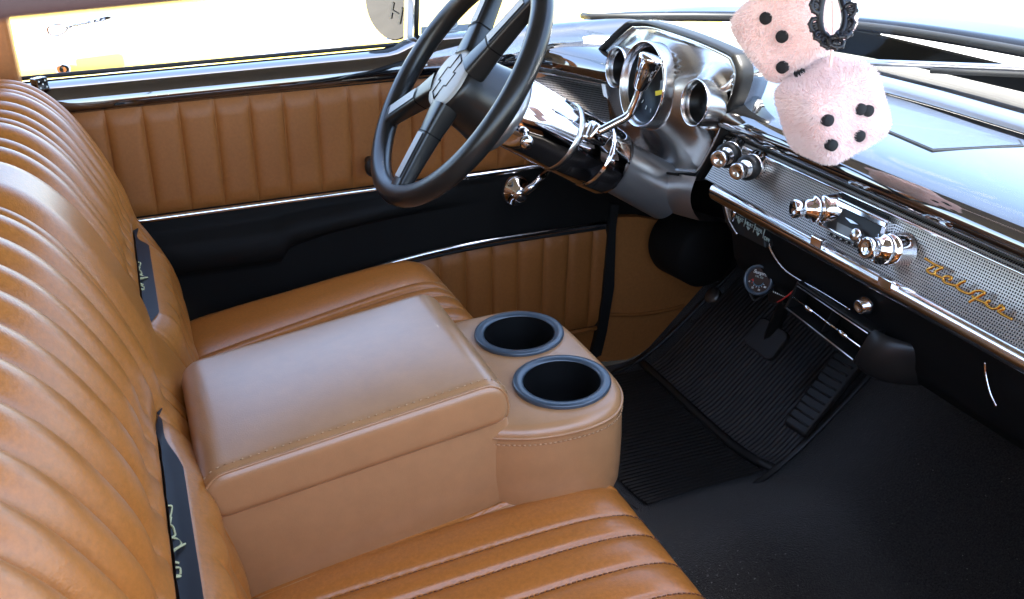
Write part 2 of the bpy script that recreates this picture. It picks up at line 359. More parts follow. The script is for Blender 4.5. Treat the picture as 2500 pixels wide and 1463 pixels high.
# sill cap: black paint, rounded over
sp = [(.064, .010), (.058, .0155), (.046, .0170), (.030, .0168), (.016, .0150), (.006, .0105), (.0, .002), (-.004, -.010), (-.005, -.020), (-.002, -.027), (.006, -.030), (.010, -.038), (.010, -.046)]
sz = lambda x: .662 + .0195 * (x + .114) / .558
P = []
for x in list(np.linspace(x0, .40, 24)) + list(np.linspace(.42, .90, 30)):
    rise = .022 / (1 + math.exp(-(x - .455) / .010)) if True else 0
    P.append([(x, YD + a, sz(x) + b + rise * max(0, min(1, (b + .005) / .025))) for a, b in sp])
g = MB(); g.grid(P); g.build("window_sill", GLOSS, door)
g = MB(); g.tube([(x, YD + .052, sz(x) + .021) for x in np.linspace(x0, .45, 20)], .0035, 8); g.build("window_seal", SEAL, door)
# vent window post and pane
g = MB(); a, b = px(1000, 112, y=.73), px(1003, -60, y=.73); g.prism([a + V(-.006, 0, -.01), a + V(.006, 0, -.01), b + V(.006, 0, 0), b + V(-.006, 0, 0)], (0, .02, 0)); g.build("vent_window_post", BRUSHED, door, False, .002)
g = MB(); g.tube([a + V(.012, .004, -.01), b + V(.014, .004, 0)], .0045, 8); g.build("post_seal", SEAL, door)
g = MB(); g.prism([(.475, .752, .70), (.66, .752, .715), (.60, .752, 1.0), (.478, .752, 1.05)], (0, .003, 0)); vp = g.build("vent_window", GLASS, door, False)
g = MB(); g.tube([(.475, .738, .705), (.66, .738, .712)], .007, 8); g.build("vent_window_frame", CHROMES, door)
g = MB(); g.lathe(px(1064, 107, y=.725), (0, -1, 0), [(0, .006), (.008, .007), (.010, .005), (.010, .003)], 16, False, True); g.build("vent_latch", CHROME, door)
# window crank on the black panel, plus its dark twin behind the steering wheel
def crank(c, tip, m, knob=True):
    g = MB(); g.lathe(c, (0, -1, 0), [(-.02, .030), (-.006, .030), (.0, .026), (.006, .018), (.016, .015), (.020, .011), (.021, .0)], 28); o = None
    p = V(*c) + V(0, -.014, 0); t_ = V(*tip); g.tube([p, p + (t_ - p) * .4 + V(0, -.006, 0), t_], [.009, .0075, .006], 10, flat=(1, .7)); g.build("window_crank", m, door)
    if knob:
        g = MB(); g.lathe(t_ + V(0, .006, 0), (0, -1, 0), [(0, .005), (.010, .006), (.02, .011), (.03, .011), (.036, .006), (.037, 0)], 18); g.build("crank_knob", BLACKP, o)
crank(px(1265, 470, y=.660), px(1340, 417, y=.648), CHROME, False)
g = MB(); c = px(908, 400, y=.655); g.lathe(c, (0, -1, 0), [(-.02, .008), (.0, .009), (.012, .016), (.022, .018), (.03, .014), (.033, 0)], 22); g.build("lock_handle", BLACKP, door)
# little dice lock knob standing on the sill
c = px(97, 205, y=.690)
g = MB(); g.tube([px(105, 244, y=.682), px(100, 222, y=.689)], [.006, .0045], 10); g.build("lock_knob_stem", BLACKP, door)
e1, e2, e3 = unit(V(.85, .5, .1)), None, None; e3 = unit(V(-.1, .05, 1)); e2 = unit(np.cross(e3, e1)); e1 = np.cross(e2, e3)
hs = .0095; g = MB(); g.box(c, e1 * hs, e2 * hs, e3 * hs); dk = g.build("lock_knob", GLOSS, door, False, .002)
g = MB()
for a_, b_, n_ in ((e1, e3, -e2), (e1, e2, e3), (e2, e3, e1)):
    for i, j in ((-1, -1), (1, 1), (-1, 1), (1, -1), (0, 0)):
        g.lathe(c + n_ * hs + a_ * i * .0048 + b_ * j * .0048, n_, [(-.001, .0014), (.0004, .0014), (.0004, 0)], 8)
g.build("lock_knob_pips", WHITE, door, False)

# sticker on the vent window and the round mirror outside
stk = thing("window_sticker", px(1130, 95, y=.748), "blue grey window sticker with white oval, behind the steering wheel", "sticker")
sy = .749; g = MB(); g.prism([px(u, v, y=sy) for u, v in ((1028, 66), (1162, 57), (1162, 97), (1028, 104))], (0, .0008, 0)); g.build("card", CARDB, stk, False)
cx = px(1096, 58, y=sy - .001); cy = px(1096, 72, y=sy - .001)
g = MB(); a_ = px(1119, 57, y=sy - .001) - cx; b_ = px(1096, 44, y=sy - .001) - cx
g.prism([cx + a_ * math.cos(q) + b_ * math.sin(q) for q in np.linspace(0, 2 * math.pi, 30, endpoint=False)], (0, -.0006, 0)); ov = g.build("oval", WHITE, stk, False)
g = MB(); g.prism([cx + V(0, -.0007, 0) + .87 * (a_ * math.cos(q) + b_ * math.sin(q)) for q in np.linspace(0, 2 * math.pi, 30, endpoint=False)], (0, -.0004, 0)); g.build("oval_fill", CARDB, stk, False)
for k in range(7):
    g = MB(); q0 = px(1083 + k * 5, 61, y=sy - .0025); q1 = px(1083 + k * 5 + (2 if k % 2 else 0), 53, y=sy - .0025); g.tube([q0, q1], .0008, 5); g.build("lettering", WHITE, stk, False)
g = MB(); g.tube([px(1080, 76, y=sy - .001), px(1140, 74, y=sy - .001)], .0005, 5); g.build("rule", WHITE, stk, False)
for k in range(13):
    g = MB(); q0 = px(1080 + k * 4.6, 83 - k * .3, y=sy - .001); g.tube([q0, q0 + V(.0022, 0, .0004)], .0011, 5); g.build("lettering", WHITE, stk, False)

mir = thing("side_mirror", px(945, 20, y=.80), "round outside mirror hanging in the driver window beyond the sill", "mirror")
mc = px(949, 15, y=.80); mn = unit(V(-1.35, -.78, -.10))
e1 = unit(np.cross(mn, V(0, 0, 1))); e2 = np.cross(e1, mn); MR = .058
g = MB(); g.lathe(mc - mn * .003, -mn, [(0, MR * 1.04), (.004, MR * 1.06), (.015, MR * .95), (.03, MR * .6), (.038, 0)], 36); g.build("housing", CHROMES, mir)
g = MB(); g.lathe(mc, mn, [(-.002, MR), (0, MR), (.001, 0)], 36); mg = g.build("mirror_glass", mat("mirror_silver", (.075, .075, .072), .03, 1), mir, False)
text("reflected_letter", "H", mc + mn * .0022 - e1 * .018 - e2 * .012, unit(e1 + e2 * .35), unit(e2 - e1 * .35), .045, mat("reflection_grey", (.16, .16, .15), .5), mir)  # reflection of a sign, laid on the glass as flat grey text
g = MB(); g.tube([mc - mn * .03, mc + V(.02, .02, .12), mc + V(.03, .0, .25)], .006, 8); g.build("mirror_arm", CHROMES, mir)
g = MB(); g.box((.33, -.735, .34), (.54, 0, 0), (0, .030, 0), (0, 0, .32)); pd = g.build("unseen_passenger_door", GLOSS, body, True, .018, 3, auto=.6)  # unseen closed door, added to block light bouncing off the ground
g = MB(); g.grid(pleated(-.20, .84, lambda x: .46, lambda x: .635, .0545, 0, y=-.704, amp=-.004)); g.build("upper_panel", TANDOOR, pd)
g = MB(); g.grid(pleated(-.20, .84, lambda x: .06, lambda x: .30, .0545, 0, y=-.704, amp=-.004)); g.build("lower_panel", TANDOOR, pd)
# ---------------------------------------------------------------- yellow car parked alongside
yc = thing("yellow_car", (.2, 2.05, gz), "pale yellow parked car, its sunlit side seen through the driver window", "car")
YY = 1.95; P = []
for x in np.linspace(-2.6, 2.0, 40):
    row = []
    for z, dy in ((-.20, .10), (-.08, .03), (.0, .0), (.10, -.005), (.14, .012), (.30, .015), (.42, .0), (.50, .03), (.56, .12), (.60, .40), (.60, 1.4)):
        row.append((x, YY + dy + .03 * ((x + .3) / 2.3) ** 2, z))
    P.append(row)
g = MB(); g.grid(P); g.build("body_side", YELLOW, yc, solid=.01)
for xw in (-1.9, 1.25):
    g = MB(); g.lathe((xw, YY + .06, gz + .33), (0, -1, 0), [(-.1, .2), (-.1, .31), (-.03, .33), (.04, .33), (.07, .30), (.07, .21)], 36); t_ = g.build("tyre", RUBBER, yc)
    g = MB(); g.lathe((xw, YY + .06, gz + .33), (0, -1, 0), [(.02, .215), (.06, .20), (.055, .12), (.08, .09), (.085, 0)], 36); g.build("hubcap", CHROME, t_)
g = MB(); g.tube([px(u, v, y=YY - .012) for u, v in ((150, 196), (510, 152), (990, 92))], .006, 8); g.build("side_trim", BRUSHED, yc)
g = MB(); g.tube([px(u, v, y=YY - .012) for u, v in ((150, 186), (990, 104))], .003, 8); g.build("side_crease", CHROMES, yc)
# chrome fender emblem: a ringed tail, a bar and a point
ye = YY - .02
g = MB(); ring = [px(u, v, y=ye) for u, v in ((116, 70), (124, 62), (142, 59), (158, 62), (164, 70), (152, 82), (136, 87), (120, 82))]
g.tube(spline(ring, 6, True), .006, 8, closed=True); em = g.build("emblem", CHROME, yc)
g = MB(); g.prism([px(u, v, y=ye - .004) for u, v in ((162, 62), (262, 36), (280, 40), (268, 50), (250, 57), (165, 74))], (0, .02, 0)); g.build("emblem_bar", CHROME, em, False, .004)
for k in range(6):
    g = MB(); q = px(176 + k * 14, 64 - k * 2.2, y=ye - .008); g.tube([q, q + V(.012, 0, .004)], .0035, 6); g.build("emblem_lettering", GLOSS, em)
g = MB(); g.lathe(px(154, 169, y=YY + .0), (0, -1, 0), [(-.02, .02), (.004, .02), (.008, .015), (.006, .006), (.006, 0)], 20); g.build("door_lock", CHROME, yc)

# ================================================================ BENCH SEAT
seat = thing("bench_seat", (0, 0, 0), "tan leather front bench seat with pleated back and cushion", "bench seat")
prof = [(-.30, .42), (-.285, .56), (-.262, .635), (-.235, .675), (-.20, .695), (-.165, .700), (-.126, .688), (-.090, .653), (-.059, .597), (-.035, .535), (-.019, .488), (-.003, .460), (.012, .430), (.026, .395), (.032, .360), (.030, .325), (.015, .29)]
PR = np.array([p[:2] for p in spline([(a, b, 0) for a, b in prof], 7)])
Tn = np.gradient(PR, axis=0); Nn = np.stack([-Tn[:, 1], Tn[:, 0]], 1); Nn /= np.linalg.norm(Nn, axis=1)[:, None]
if Nn[len(Nn) // 2][0] < 0: Nn = -Nn
SS = np.concatenate([[0], np.cumsum(np.linalg.norm(np.diff(PR, axis=0), axis=1))])
val = [.640, .594, .561, .529, .481, .439, .402, .368, .309, .269, .220, .086, .056, .003, -.055, -.105, -.16, -.21, -.266, -.318, -.367, -.414, -.462, -.51, -.56, -.61, -.66]
val = np.array(val)
zi = PR[:, 1]; s_of = lambda z: SS[40 + int(np.argmin(abs(zi[40:] - z)))]
s_strip = s_of(.490); s_roll = s_of(.455)
def strip_w(y):
    "half width of the black insert in each back"
    for a, b in ((.205, .545), (-.62, .012)):
        if a < y < b:
            t = (y - a) / (b - a); return min(1, min(t, 1 - t) / .16) ** .8
    return 0
def pleat(y):
    k = np.searchsorted(-val, -y); k = min(max(k, 1), len(val) - 1); hi, lo = val[k - 1], val[k]; f = (y - lo) / (hi - lo); w_ = hi - lo
    amp = min(.0155, .29 * w_); e = min(f, 1 - f) * w_
    edge = min(1, e / min(.040, w_ * .5)); return amp * (1 - (1 - edge) ** 2.3) - .003 * math.exp(-(e / .0028) ** 2) - (.006 if (k == 11 and f > .9) or (k == 12 and f < .1) else 0)
def disp(s, y, sw, pl):
    fall = 1 / (1 + math.exp((s - (s_strip - .045 * min(1, sw * 1.6) - .010)) / .013))      # pleats die out at the strip
    low = (1 - fall)
    d = pl * (fall + (.28 - .28 * min(1, sw * 2)) * low + (.40 * sw / (1 + math.exp(-(s - (s_roll + .004)) / .005))))
    d += .016 * sw * math.exp(-((s - s_roll) / .030) ** 2)           # the roll below the insert
    d += .006 * sw * math.exp(-((s - (s_strip - .032)) / .014) ** 2)  # lip over the insert
    d -= .014 * sw * math.exp(-((s - s_strip) / .0095) ** 4)
    return d
ys = np.linspace(-.66, .64, 900); P = []
for y in ys:
    sw, pl = strip_w(y), pleat(y); e = min(y + .66, .64 - y); rd = 0
    if e < .05: rd = .05 - math.sqrt(.05 ** 2 - (.05 - e) ** 2)
    row = []
    for i in range(len(PR)):
        d = disp(SS[i], y, sw, pl) - rd; row.append((PR[i, 0] + Nn[i, 0] * d, y, PR[i, 1] + Nn[i, 1] * d))
    P.append(row)
g = MB(); g.grid(P); g.f.append(tuple(range(len(PR)))); g.f.append(tuple((len(ys) - 1) * len(PR) + i for i in range(len(PR)))); back = g.build("backrest", TAN, seat)
def surf(s, y, lift=0):
    d = disp(s, y, strip_w(y), pleat(y)) + lift; I = lambda a: float(np.interp(s, SS, a)); return V(I(PR[:, 0]) + I(Nn[:, 0]) * d, y, I(PR[:, 1]) + I(Nn[:, 1]) * d)
INS = mat("black_insert_vinyl", (.012, .011, .014), .5, spec=.3)
for a, b in ((.205, .545), (-.62, .012)):
    P = []
    for y in np.linspace(a + .002, b - .002, 90):
        hw = .0140 * strip_w(y); P.append([surf(s_strip - hw + 2 * hw * f, y, .0022) for f in np.linspace(0, 1, 7)])
    g = MB(); g.grid(P); ins = g.build("insert_strip", INS, seat)
    # embroidered script: letter strokes along the strip
    L0 = b - .11 if b > .3 else b - .150; Ltot = .115
    strokes = [[(0, .9), (.10, .75), (.22, .8)], [(.12, .75), (.06, .1), (.2, .2), (.22, .45), (.10, .5), (.24, .65), (.13, .78)], [(.2, .15), (.32, .3), (.36, .55), (.30, .5), (.31, .15), (.42, .1)],
               [(.42, .1), (.55, .85), (.49, .9), (.46, .1), (.55, 0), (.70, .85)], [(.55, -.1), (.72, .95), (.74, .1)], [(.60, .4), (.78, .45)], [(.80, .5), (.79, .1), (.86, .1)], [(.87, .5), (.88, .1), (.90, .45), (.97, .5)]]
    g = MB()
    for st in strokes:
        q = [surf(s_strip + .008 - .0130 * vv, L0 - Ltot * uu, .0034) for uu, vv in st]
        g.tube(spline(q, 8), .0010, 6)
    g.build("embroidery", EMBGOLD, ins)
# black sloping band behind the console gap where cushion meets back is left open (dark)
# ---- cushion
CPR = [(-.02, .27), (.03, .306), (.10, .322), (.20, .338), (.30, .354), (.37, .363), (.415, .364), (.442, .356), (.4545, .340), (.456, .31), (.452, .24), (.446, .15), (.442, .06)]
CP = np.array([p[:2] for p in spline([(a, b, 0) for a, b in CPR], 7)]); CT = np.gradient(CP, axis=0); CN = np.stack([-CT[:, 1], CT[:, 0]], 1); CN /= np.linalg.norm(CN, axis=1)[:, None]
if CN[20][1] < 0: CN = -CN
cval = [.46, .432, .399, .352, .305, .258, .211, .164, .117, .07, .02, -.03, -.078, -.118]
def drift(x): return -.05 * max(0, x) - .035 * max(0, x - .30) * 0
cnear = [-.138, -.172, -.217, -.262, -.307, -.352, -.397, -.442, -.487]
cv = np.array(sorted(cval[:-1] + [-.085] + cnear))
def cpl(yy):
    if yy > cv[-1]:
        e = yy - cv[-1]; return .009 * (1 - max(0, 1 - e / .05) ** 2.2)
    if yy < cv[0]:
        e = cv[0] - yy; return .009 * (1 - max(0, 1 - e / .05) ** 2.2)
    k = np.searchsorted(cv, yy); k = min(max(k, 1), len(cv) - 1); w_ = cv[k] - cv[k - 1]; e = min(yy - cv[k - 1], cv[k] - yy); ed = min(1, e / (w_ * .5)); return .0058 * (1 - (1 - ed) ** 2.8) - .0022 * math.exp(-(e / .0028) ** 2)
SC = np.concatenate([[0], np.cumsum(np.linalg.norm(np.diff(CP, axis=0), axis=1))]); IC = int(np.argmax(CP[:, 0] >= .40))
ys = np.linspace(-.655, .635, 1300); P = []
for y in ys:
    e = min(y + .655, .635 - y); rr_ = .075; rd = rr_ - math.sqrt(max(0, rr_ ** 2 - (rr_ - e) ** 2)) if e < rr_ else 0; row = []
    crown = -.010 * (abs(y) / .6) ** 2
    for i in range(len(CP)):
        x = CP[i, 0]; yy = y + .10 * (x - .12) * (-1 if y > .2 else 1) * (1 if abs(y) > .1 else .5)
        fade = 1 if x < .40 else max(0, 1 - (SC[i] - SC[IC]) / .055)
        d = cpl(yy) * fade; row.append((x + CN[i, 0] * (d - rd * .35), y, CP[i, 1] + CN[i, 1] * d + (crown - rd) * min(1, max(0, (CP[i, 1] - .05) / .2))))
    P.append(row)
CG = np.array(P)
g = MB(); g.grid(P); g.f.append(tuple(range(len(CP)))); g.f.append(tuple((len(ys) - 1) * len(CP) + i for i in range(len(CP)))); cush = g.build("seat_cushion", TAN, seat)
# stitch rows in the cushion valleys
for vv in cv:
    if not (-.40 < vv < -.09 or vv > .36): continue
    g = MB(); pts = []
    for i in range(6, len(CP)):
        x = CP[i, 0]
        if CP[i, 1] < .29 and x > .4: break
        y = vv
        for _ in range(8): y = vv - .10 * (x - .12) * (-1 if y > .2 else 1)
        j = int(np.argmin(abs(ys - y))); p = CG[j, i]; pts.append(V(p[0], p[1], p[2] + .0006) + V(CN[i, 0], 0, CN[i, 1]) * .0004)
    cum = np.concatenate([[0], np.cumsum([np.linalg.norm(b - a) for a, b in zip(pts[:-1], pts[1:])])]); A = np.array(pts)
    at = lambda s: V(*[np.interp(s, cum, A[:, k]) for k in range(3)])
    s = 0.0
    while s < cum[-1] - .004:
        g.tube([at(s), at(s + .0036)], .0007, 5); s += .0055
    g.build("stitching", STITCH_DARK if vv < 0 else STITCH, cush)
# black welt along the front edge and the seat base
g = MB(); g.tube([(CG[j, -22][0] + .004, ys[j], CG[j, -22][2] - .004) for j in range(20, len(ys) - 20, 16)], .0045, 8); g.build("welt", RUBBER, seat)
g = MB(); g.box((.19, 0, .14), (.235, 0, 0), (0, .60, 0), (0, 0, .13)); g.build("seat_base", BLACKV, seat, False)

# ================================================================ CONSOLE ON THE SEAT
con = thing("armrest_console", (.25, .01, .34), "tan vinyl armrest console with padded lid and two cup holders, sitting on the bench", "console")
al = math.radians(8.5); O = V(.041, 0, .317); ES = V(math.cos(al), 0, math.sin(al)); EH = V(-math.sin(al), 0, math.cos(al)); ET = V(0, 1, 0)
LC = lambda s, t, h: O + ES * s + ET * t + EH * h
T0, T1 = -.102, .126
g = MB(); g.box(LC(.140, (T0 + T1) / 2, .050), ES * .160, ET * ((T1 - T0) / 2 - .003), EH * .062); g.build("console_base", TAN2, con, True, .008, 3, auto=.6)
g = MB(); g.tube([LC(s, T0 - .002, -.004 + .002 * math.sin(s * 20)) for s in np.linspace(.0, .31, 20)], .004, 8); g.build("base_welt", TAN2, con)
# lid: rounded outline in side view, swept across, soft side edges
def rrect(s0, s1, h0, h1, r, n=7, rs=None):
    pts = []; rs = rs or [r] * 4
    for (cx_, cy_, a0), rr_ in zip(((s0, h0, 180), (s1, h0, 270), (s1, h1, 0), (s0, h1, 90)), rs):
        ccx = cx_ + rr_ * (1 if cx_ == s0 else -1); ccy = cy_ + rr_ * (1 if cy_ == h0 else -1)
        for a in np.linspace(a0, a0 + 90, n): pts.append((ccx + rr_ * math.cos(math.radians(a)), ccy + rr_ * math.sin(math.radians(a))))
    return np.array(pts)
def resample(poly, m):
    q = np.vstack([poly, poly[:1]]); L = np.concatenate([[0], np.cumsum(np.linalg.norm(np.diff(q, axis=0), axis=1))])
    return np.stack([np.interp(np.linspace(0, L[-1], m, endpoint=False), L, q[:, k]) for k in (0, 1)], 1)
lid_o = resample(rrect(-.013, .302, .106, .161, .024, rs=[.020, .018, .027, .027]), 180)
def inset(poly, d):
    t = np.roll(poly, -1, 0) - np.roll(poly, 1, 0); n_ = np.stack([-t[:, 1], t[:, 0]], 1); n_ /= np.linalg.norm(n_, axis=1)[:, None]; return poly + n_ * d
rE = .013; rings = []
tt = [(T0 - .006 + rE * (1 - math.cos(q)), rE * (1 - math.sin(q))) for q in np.linspace(0, math.pi / 2, 7)]
tt = [(T0 - .006, rE + .004)] + tt; tt2 = [(T1 + T0 - t, d) for t, d in reversed(tt)]
mid = [(t, 0) for t in np.linspace(T0 + .012, T1 - .012, 26)]
for t, d in tt + mid + tt2:
    q = inset(lid_o, d); cr = .009 * max(0, 1 - ((t - (T0 + T1) / 2) / ((T1 - T0) / 2)) ** 2)
    rings.append([LC(s, t, h + (cr * min(1, max(0, (h - .125) / .03)) * math.sin(math.pi * min(1, max(0, (s + .013) / .315))) ** .5 if h > .125 else 0)) for s, h in q])
g = MB(); g.grid(rings, close_v=True); n_ = len(lid_o); g.f.append(tuple(range(n_))); g.f.append(tuple(len(g.v) - n_ + j for j in range(n_))); lid = g.build("lid", TAN2, con)
# near side seam of the lid: welt plus a stitched row, and far seam
def seam(tpos, off, name, r, m, stitch=False, side=-1):
    q = inset(lid_o, -.0006 + off); sel = [LC(s, tpos, h) for s, h in q]
    k0 = int(np.argmin([abs(s - .300) + abs(h - .112) for s, h in q])); k1 = int(np.argmin([abs(s + .012) + abs(h - .112) for s, h in q]))
    seq = [(k0 + i) % n_ for i in range(((k1 - k0) % n_) + 1)]; pts = [sel[i] for i in seq]
    pts = [p + EH * (.009 * max(0, 1 - ((tpos - (T0 + T1) / 2) / ((T1 - T0) / 2)) ** 2) * (1 if (p - O) @ EH > .15 else 0)) for p in pts]
    g = MB()
    if not stitch: g.tube(pts, r, 6)
    else:
        for a, b in zip(pts[::2], pts[1::2]): g.tube([a, a + (b - a) * .75], r, 5)
    g.build(name, m, lid)
seam(T0 - .0015, rE * .28, "lid_welt", .0017, TAN2)
seam(T0 + .0055, .0002, "lid_stitching", .0006, STITCH, True)
# cup holder pod
al2 = math.radians(3.0); O2 = V(.405, .018, .462); S2 = V(math.cos(al2), 0, math.sin(al2)); H2 = V(-math.sin(al2), 0, math.cos(al2))
LP = lambda s, t, h: O2 + S2 * s + ET * t + H2 * h
PODO = np.array([p[:2] for p in spline([(a, b, 0) for a, b in ((-.15, -.080), (-.125, -.098), (-.103, -.114), (-.080, -.1265), (-.060, -.1345), (-.03, -.140), (.005, -.140), (.035, -.130), (.057, -.105), (.067, -.07), (.069, 0), (.067, .07), (.056, .106), (.033, .128), (0, .135), (-.06, .133), (-.15, .120), (-.155, 0))], 10, True)])
def podo(ins=0, drop=0):
    return resample(inset(PODO, ins), 160)
rings = []
for ins, h in ((.010, -.126), (.004, -.120), (.001, -.112), (.0, -.100), (-.0015, -.06), (-.001, -.03), (0, -.018), (.0005, -.0142), (-.0008, -.012), (-.0008, -.010), (.0015, -.005), (.005, -.0015), (.010, 0)):
    rings.append([LP(s, t, h) for s, t in podo(ins)])
g = MB(); g.grid(rings, close_v=True); n2 = 160
me = bpy.data.meshes.new("pod"); bm = bmesh.new()
vs = [bm.verts.new(p) for p in g.v]
for f in g.f: bm.faces.new([vs[i] for i in f])
top = vs[-n2:]; bm.verts.ensure_lookup_table(); ed = []
for i in range(n2): ed.append(bm.edges.get((top[i], top[(i + 1) % n2])))
cups = [(.003, -.063), (.003, .062)]; RC = .047
for cs, ct in cups:
    cv_ = [bm.verts.new(LP(cs + RC * math.cos(q), ct + RC * math.sin(q), 0)) for q in np.linspace(0, 2 * math.pi, 48, endpoint=False)]
    ed += [bm.edges.new((cv_[i], cv_[(i + 1) % 48])) for i in range(48)]
bmesh.ops.triangle_fill(bm, use_beauty=True, use_dissolve=False, edges=ed); bmesh.ops.recalc_face_normals(bm, faces=bm.faces); bm.to_mesh(me); bm.free()
pod = link("cup_pod", me, TAN2, con)
for k, (ins, h, stp) in enumerate(((-.0012, -.0115, False), (-.0016, -.0195, True))):
    o_ = [LP(s, t, h) for s, t in podo(ins)]; g = MB()
    if not stp: g.tube(o_, .0016, 6, closed=True); g.build("pod_welt", TAN2, pod)
    else:
        for a, b in zip(o_[::1], o_[1:] + o_[:1]): g.tube([a, a + (b - a) * .6], .0008, 5)
        g.build("pod_stitching", STITCH, pod)
for cs, ct in cups:
    g = MB(); g.lathe(LP(cs, ct, 0), H2, [(0, .0555), (.002, .0562), (.0042, .0556), (.0050, .0542), (.0046, .0458), (.0030, .0440), (-.004, .0430)], 64); cr_ = g.build("cup_ring", RINGB, con)
    g = MB(); g.lathe(LP(cs, ct, 0), H2, [(.003, .0432), (-.03, .042), (-.085, .040), (-.085, 0)], 48); g.build("cup_well", DARK, cr_)

# ================================================================ DASHBOARD
dash = thing("dashboard", (.80, 0, .55), "vintage dashboard with glossy black top and chrome grid panel", "dashboard")
def bend(y): return -.095 * max(0, (y - .46) / .24) ** 2
def dsec(prof, y0, y1, n=60, b=True):
    return [[(x + (bend(y) if b else 0), y, z) for x, z in prof] for y in np.linspace(y0, y1, n)]
topp = [(.806, .6445), (.793, .648), (.784, .6545), (.781, .663), (.7830, .672), (.7895, .680), (.801, .6865), (.825, .6920), (.87, .6965), (.95, .6995), (1.03, .699), (1.06, .685)]
# the black top follows the screen's base curve
P = []
for y in np.linspace(-.715, .715, 90):
    q = float(np.interp(y, WB[:, 1], WB[:, 0])); row = []
    for x, z in [(p[0], p[1]) for p in spline([(a, b, 0) for a, b in topp], 5)]:
        f = (x - .783) / (1.03 - .783); xx = x + bend(y) if f < .1 else None
        xs_ = .783 + bend(y); row.append((xs_ + f * (q - xs_), y, z))
    P.append(row)
g = MB(); g.grid(P); dtop = g.build("dash_top", GLOSS, dash)
# grid panel
MA, MBt = V(.7645, 0, .580), V(.7905, 0, .638)
MN = unit(np.cross(V(0, 1, 0), MBt - MA)); MN = MN if MN[0] < 0 else -MN
P0m = V(.7775, 0, .609)
Lm = np.linalg.norm(MBt - MA)
def panel(y0, y1, n, name):
    P, U = [], []
    for y in np.linspace(y0, y1, n):
        row, ur = [], []
        for f in np.linspace(0, 1, 9):
            p = MA + (MBt - MA) * f - MN * (.0035 * (1 - (2 * f - 1) ** 2)); row.append((p[0] + bend(y), y, p[2])); ur.append((y, f * Lm))
        P.append(row); U.append(ur)
    return uvgrid(name, P, U, GRID, dash)
panel(-.70, .232, 60, "grid_panel")
bev = [(.7905, .638), (.792, .6405), (.799, .645), (.806, .648)]
P = dsec(bev, -.70, .232, 60); U = [[(p[1], .1 + .012 * k / 3) for k, p in enumerate(r)] for r in P]; uvgrid("grid_bevel", P, U, GRID, dash)
g = MB(); g.tube([(.7905 + MN[0] * .001, y, .6385) for y in np.linspace(-.70, .232, 40)], .0022, 8); g.build("upper_bead", CHROME, dash)
# chrome lip: rolled bright moulding under the grid
lip = [(.7645, .580), (.760, .5795), (.757, .5765), (.7555, .571), (.7560, .565), (.7585, .560), (.764, .556), (.772, .553), (.784, .551)]
g = MB(); g.grid(dsec(lip, -.70, .205, 50, False)); g.build("lip_moulding", CHROMES, dash)
# black lower fascia and glove box door
fas = [(.785, .551), (.786, .545), (.792, .51), (.802, .47), (.815, .447), (.85, .435), (.95, .44)]
g = MB(); g.grid(dsec(fas, -.70, .19, 40, False)); g.build("lower_fascia", mat("black_fascia_paint", (.006, .006, .006), .45, spec=.12), dash)
g = MB(); gl = spline([px(u, v, x=.787) + V(-.003, 0, 0) for u, v in ((1872, 535), (1876, 572), (1890, 615), (1918, 655), (1955, 682), (2010, 712), (2080, 755))], 6)
g.tube(gl, np.linspace(.0026, .0010, len(gl)), 8); g.build("fascia_bead", CHROMES, dash)
g = MB(); gl = spline([px(u, v, x=.778) for u, v in ((2405, 885), (2407, 915), (2418, 960), (2433, 992))], 6); g.tube(gl, .0012, 8); g.build("fascia_bead", CHROMES, dash)
g = MB(); c = px(2116, 745, x=.785); g.lathe(c, (-1, 0, -.05), [(0, .0115), (.005, .011), (.006, .009), (.012, .0085), (.013, .006), (.011, .004), (.011, 0)], 28); g.build("glove_box_lock", CHROMES, dash)
# heater control panel, tucked under the lip
hc = px(1822, 545, x=.785)
HP = [px(u, v, x=.783) + V(-.008, 0, 0) for u, v in ((1768, 483), (1872, 548), (1879, 604), (1796, 562), (1782, 540))]
g = MB(); g.prism(HP, (.02, 0, 0)); hp = g.build("heater_control", BLACKP, dash, False, .002)
hx_ = HP[0][0] - .0035
g = MB(); g.tube(spline([px(u, v, x=hx_) for u, v in ((1768, 484), (1772, 510), (1782, 540), (1800, 572))], 5), .0018, 6); g.build("control_edge", CHROMES, hp)
g = MB(); g.prism([px(u, v, x=hx_ + .001) for u, v in ((1772, 492), (1788, 502), (1784, 540), (1776, 528))], (.002, 0, 0)); g.build("end_plate", SATIN, hp, False)
g = MB(); g.tube([px(1797, 510, x=hx_), px(1789, 539, x=hx_)], .0028, 8); g.build("lever", CHROME, hp)
for u in (1816, 1839, 1862):
    g = MB(); g.tube([px(u + 6, 530 + (u - 1816) * .62, x=hx_), px(u, 553 + (u - 1816) * .62, x=hx_)], .0007, 5); g.build("divider", GREYPRINT, hp)
ey = unit(px(1805, 520, x=hx_) - px(1803, 545, x=hx_)); ex = unit(px(1830, 552, x=hx_) - px(1803, 536, x=hx_))
for s, u, v in (("AIR", 1809, 524), ("HEAT", 1806, 535), ("HEAT", 1829, 549), ("DEFR", 1851, 562), ("OFF", 1793, 495), ("AC", 1842, 526), ("OFF", 1872, 585)):
    text("control_lettering", s, px(u, v, x=hx_ - .0006), ex, ey, .0075, GREYPRINT if s not in ("AC",) else EMBGOLD, hp)
for u, v, up_ in ((1811, 517, 1), (1804, 542, -1), (1827, 558, -1), (1850, 571, -1)):
    c = px(u, v, x=hx_ - .0005); g = MB(); g.prism([c + ex * .0045 - ey * .002 * up_, c - ex * .0045 - ey * .002 * up_, c + ey * .003 * up_], (-.0004, 0, 0)); g.build("control_arrow", GREYPRINT, hp, False)

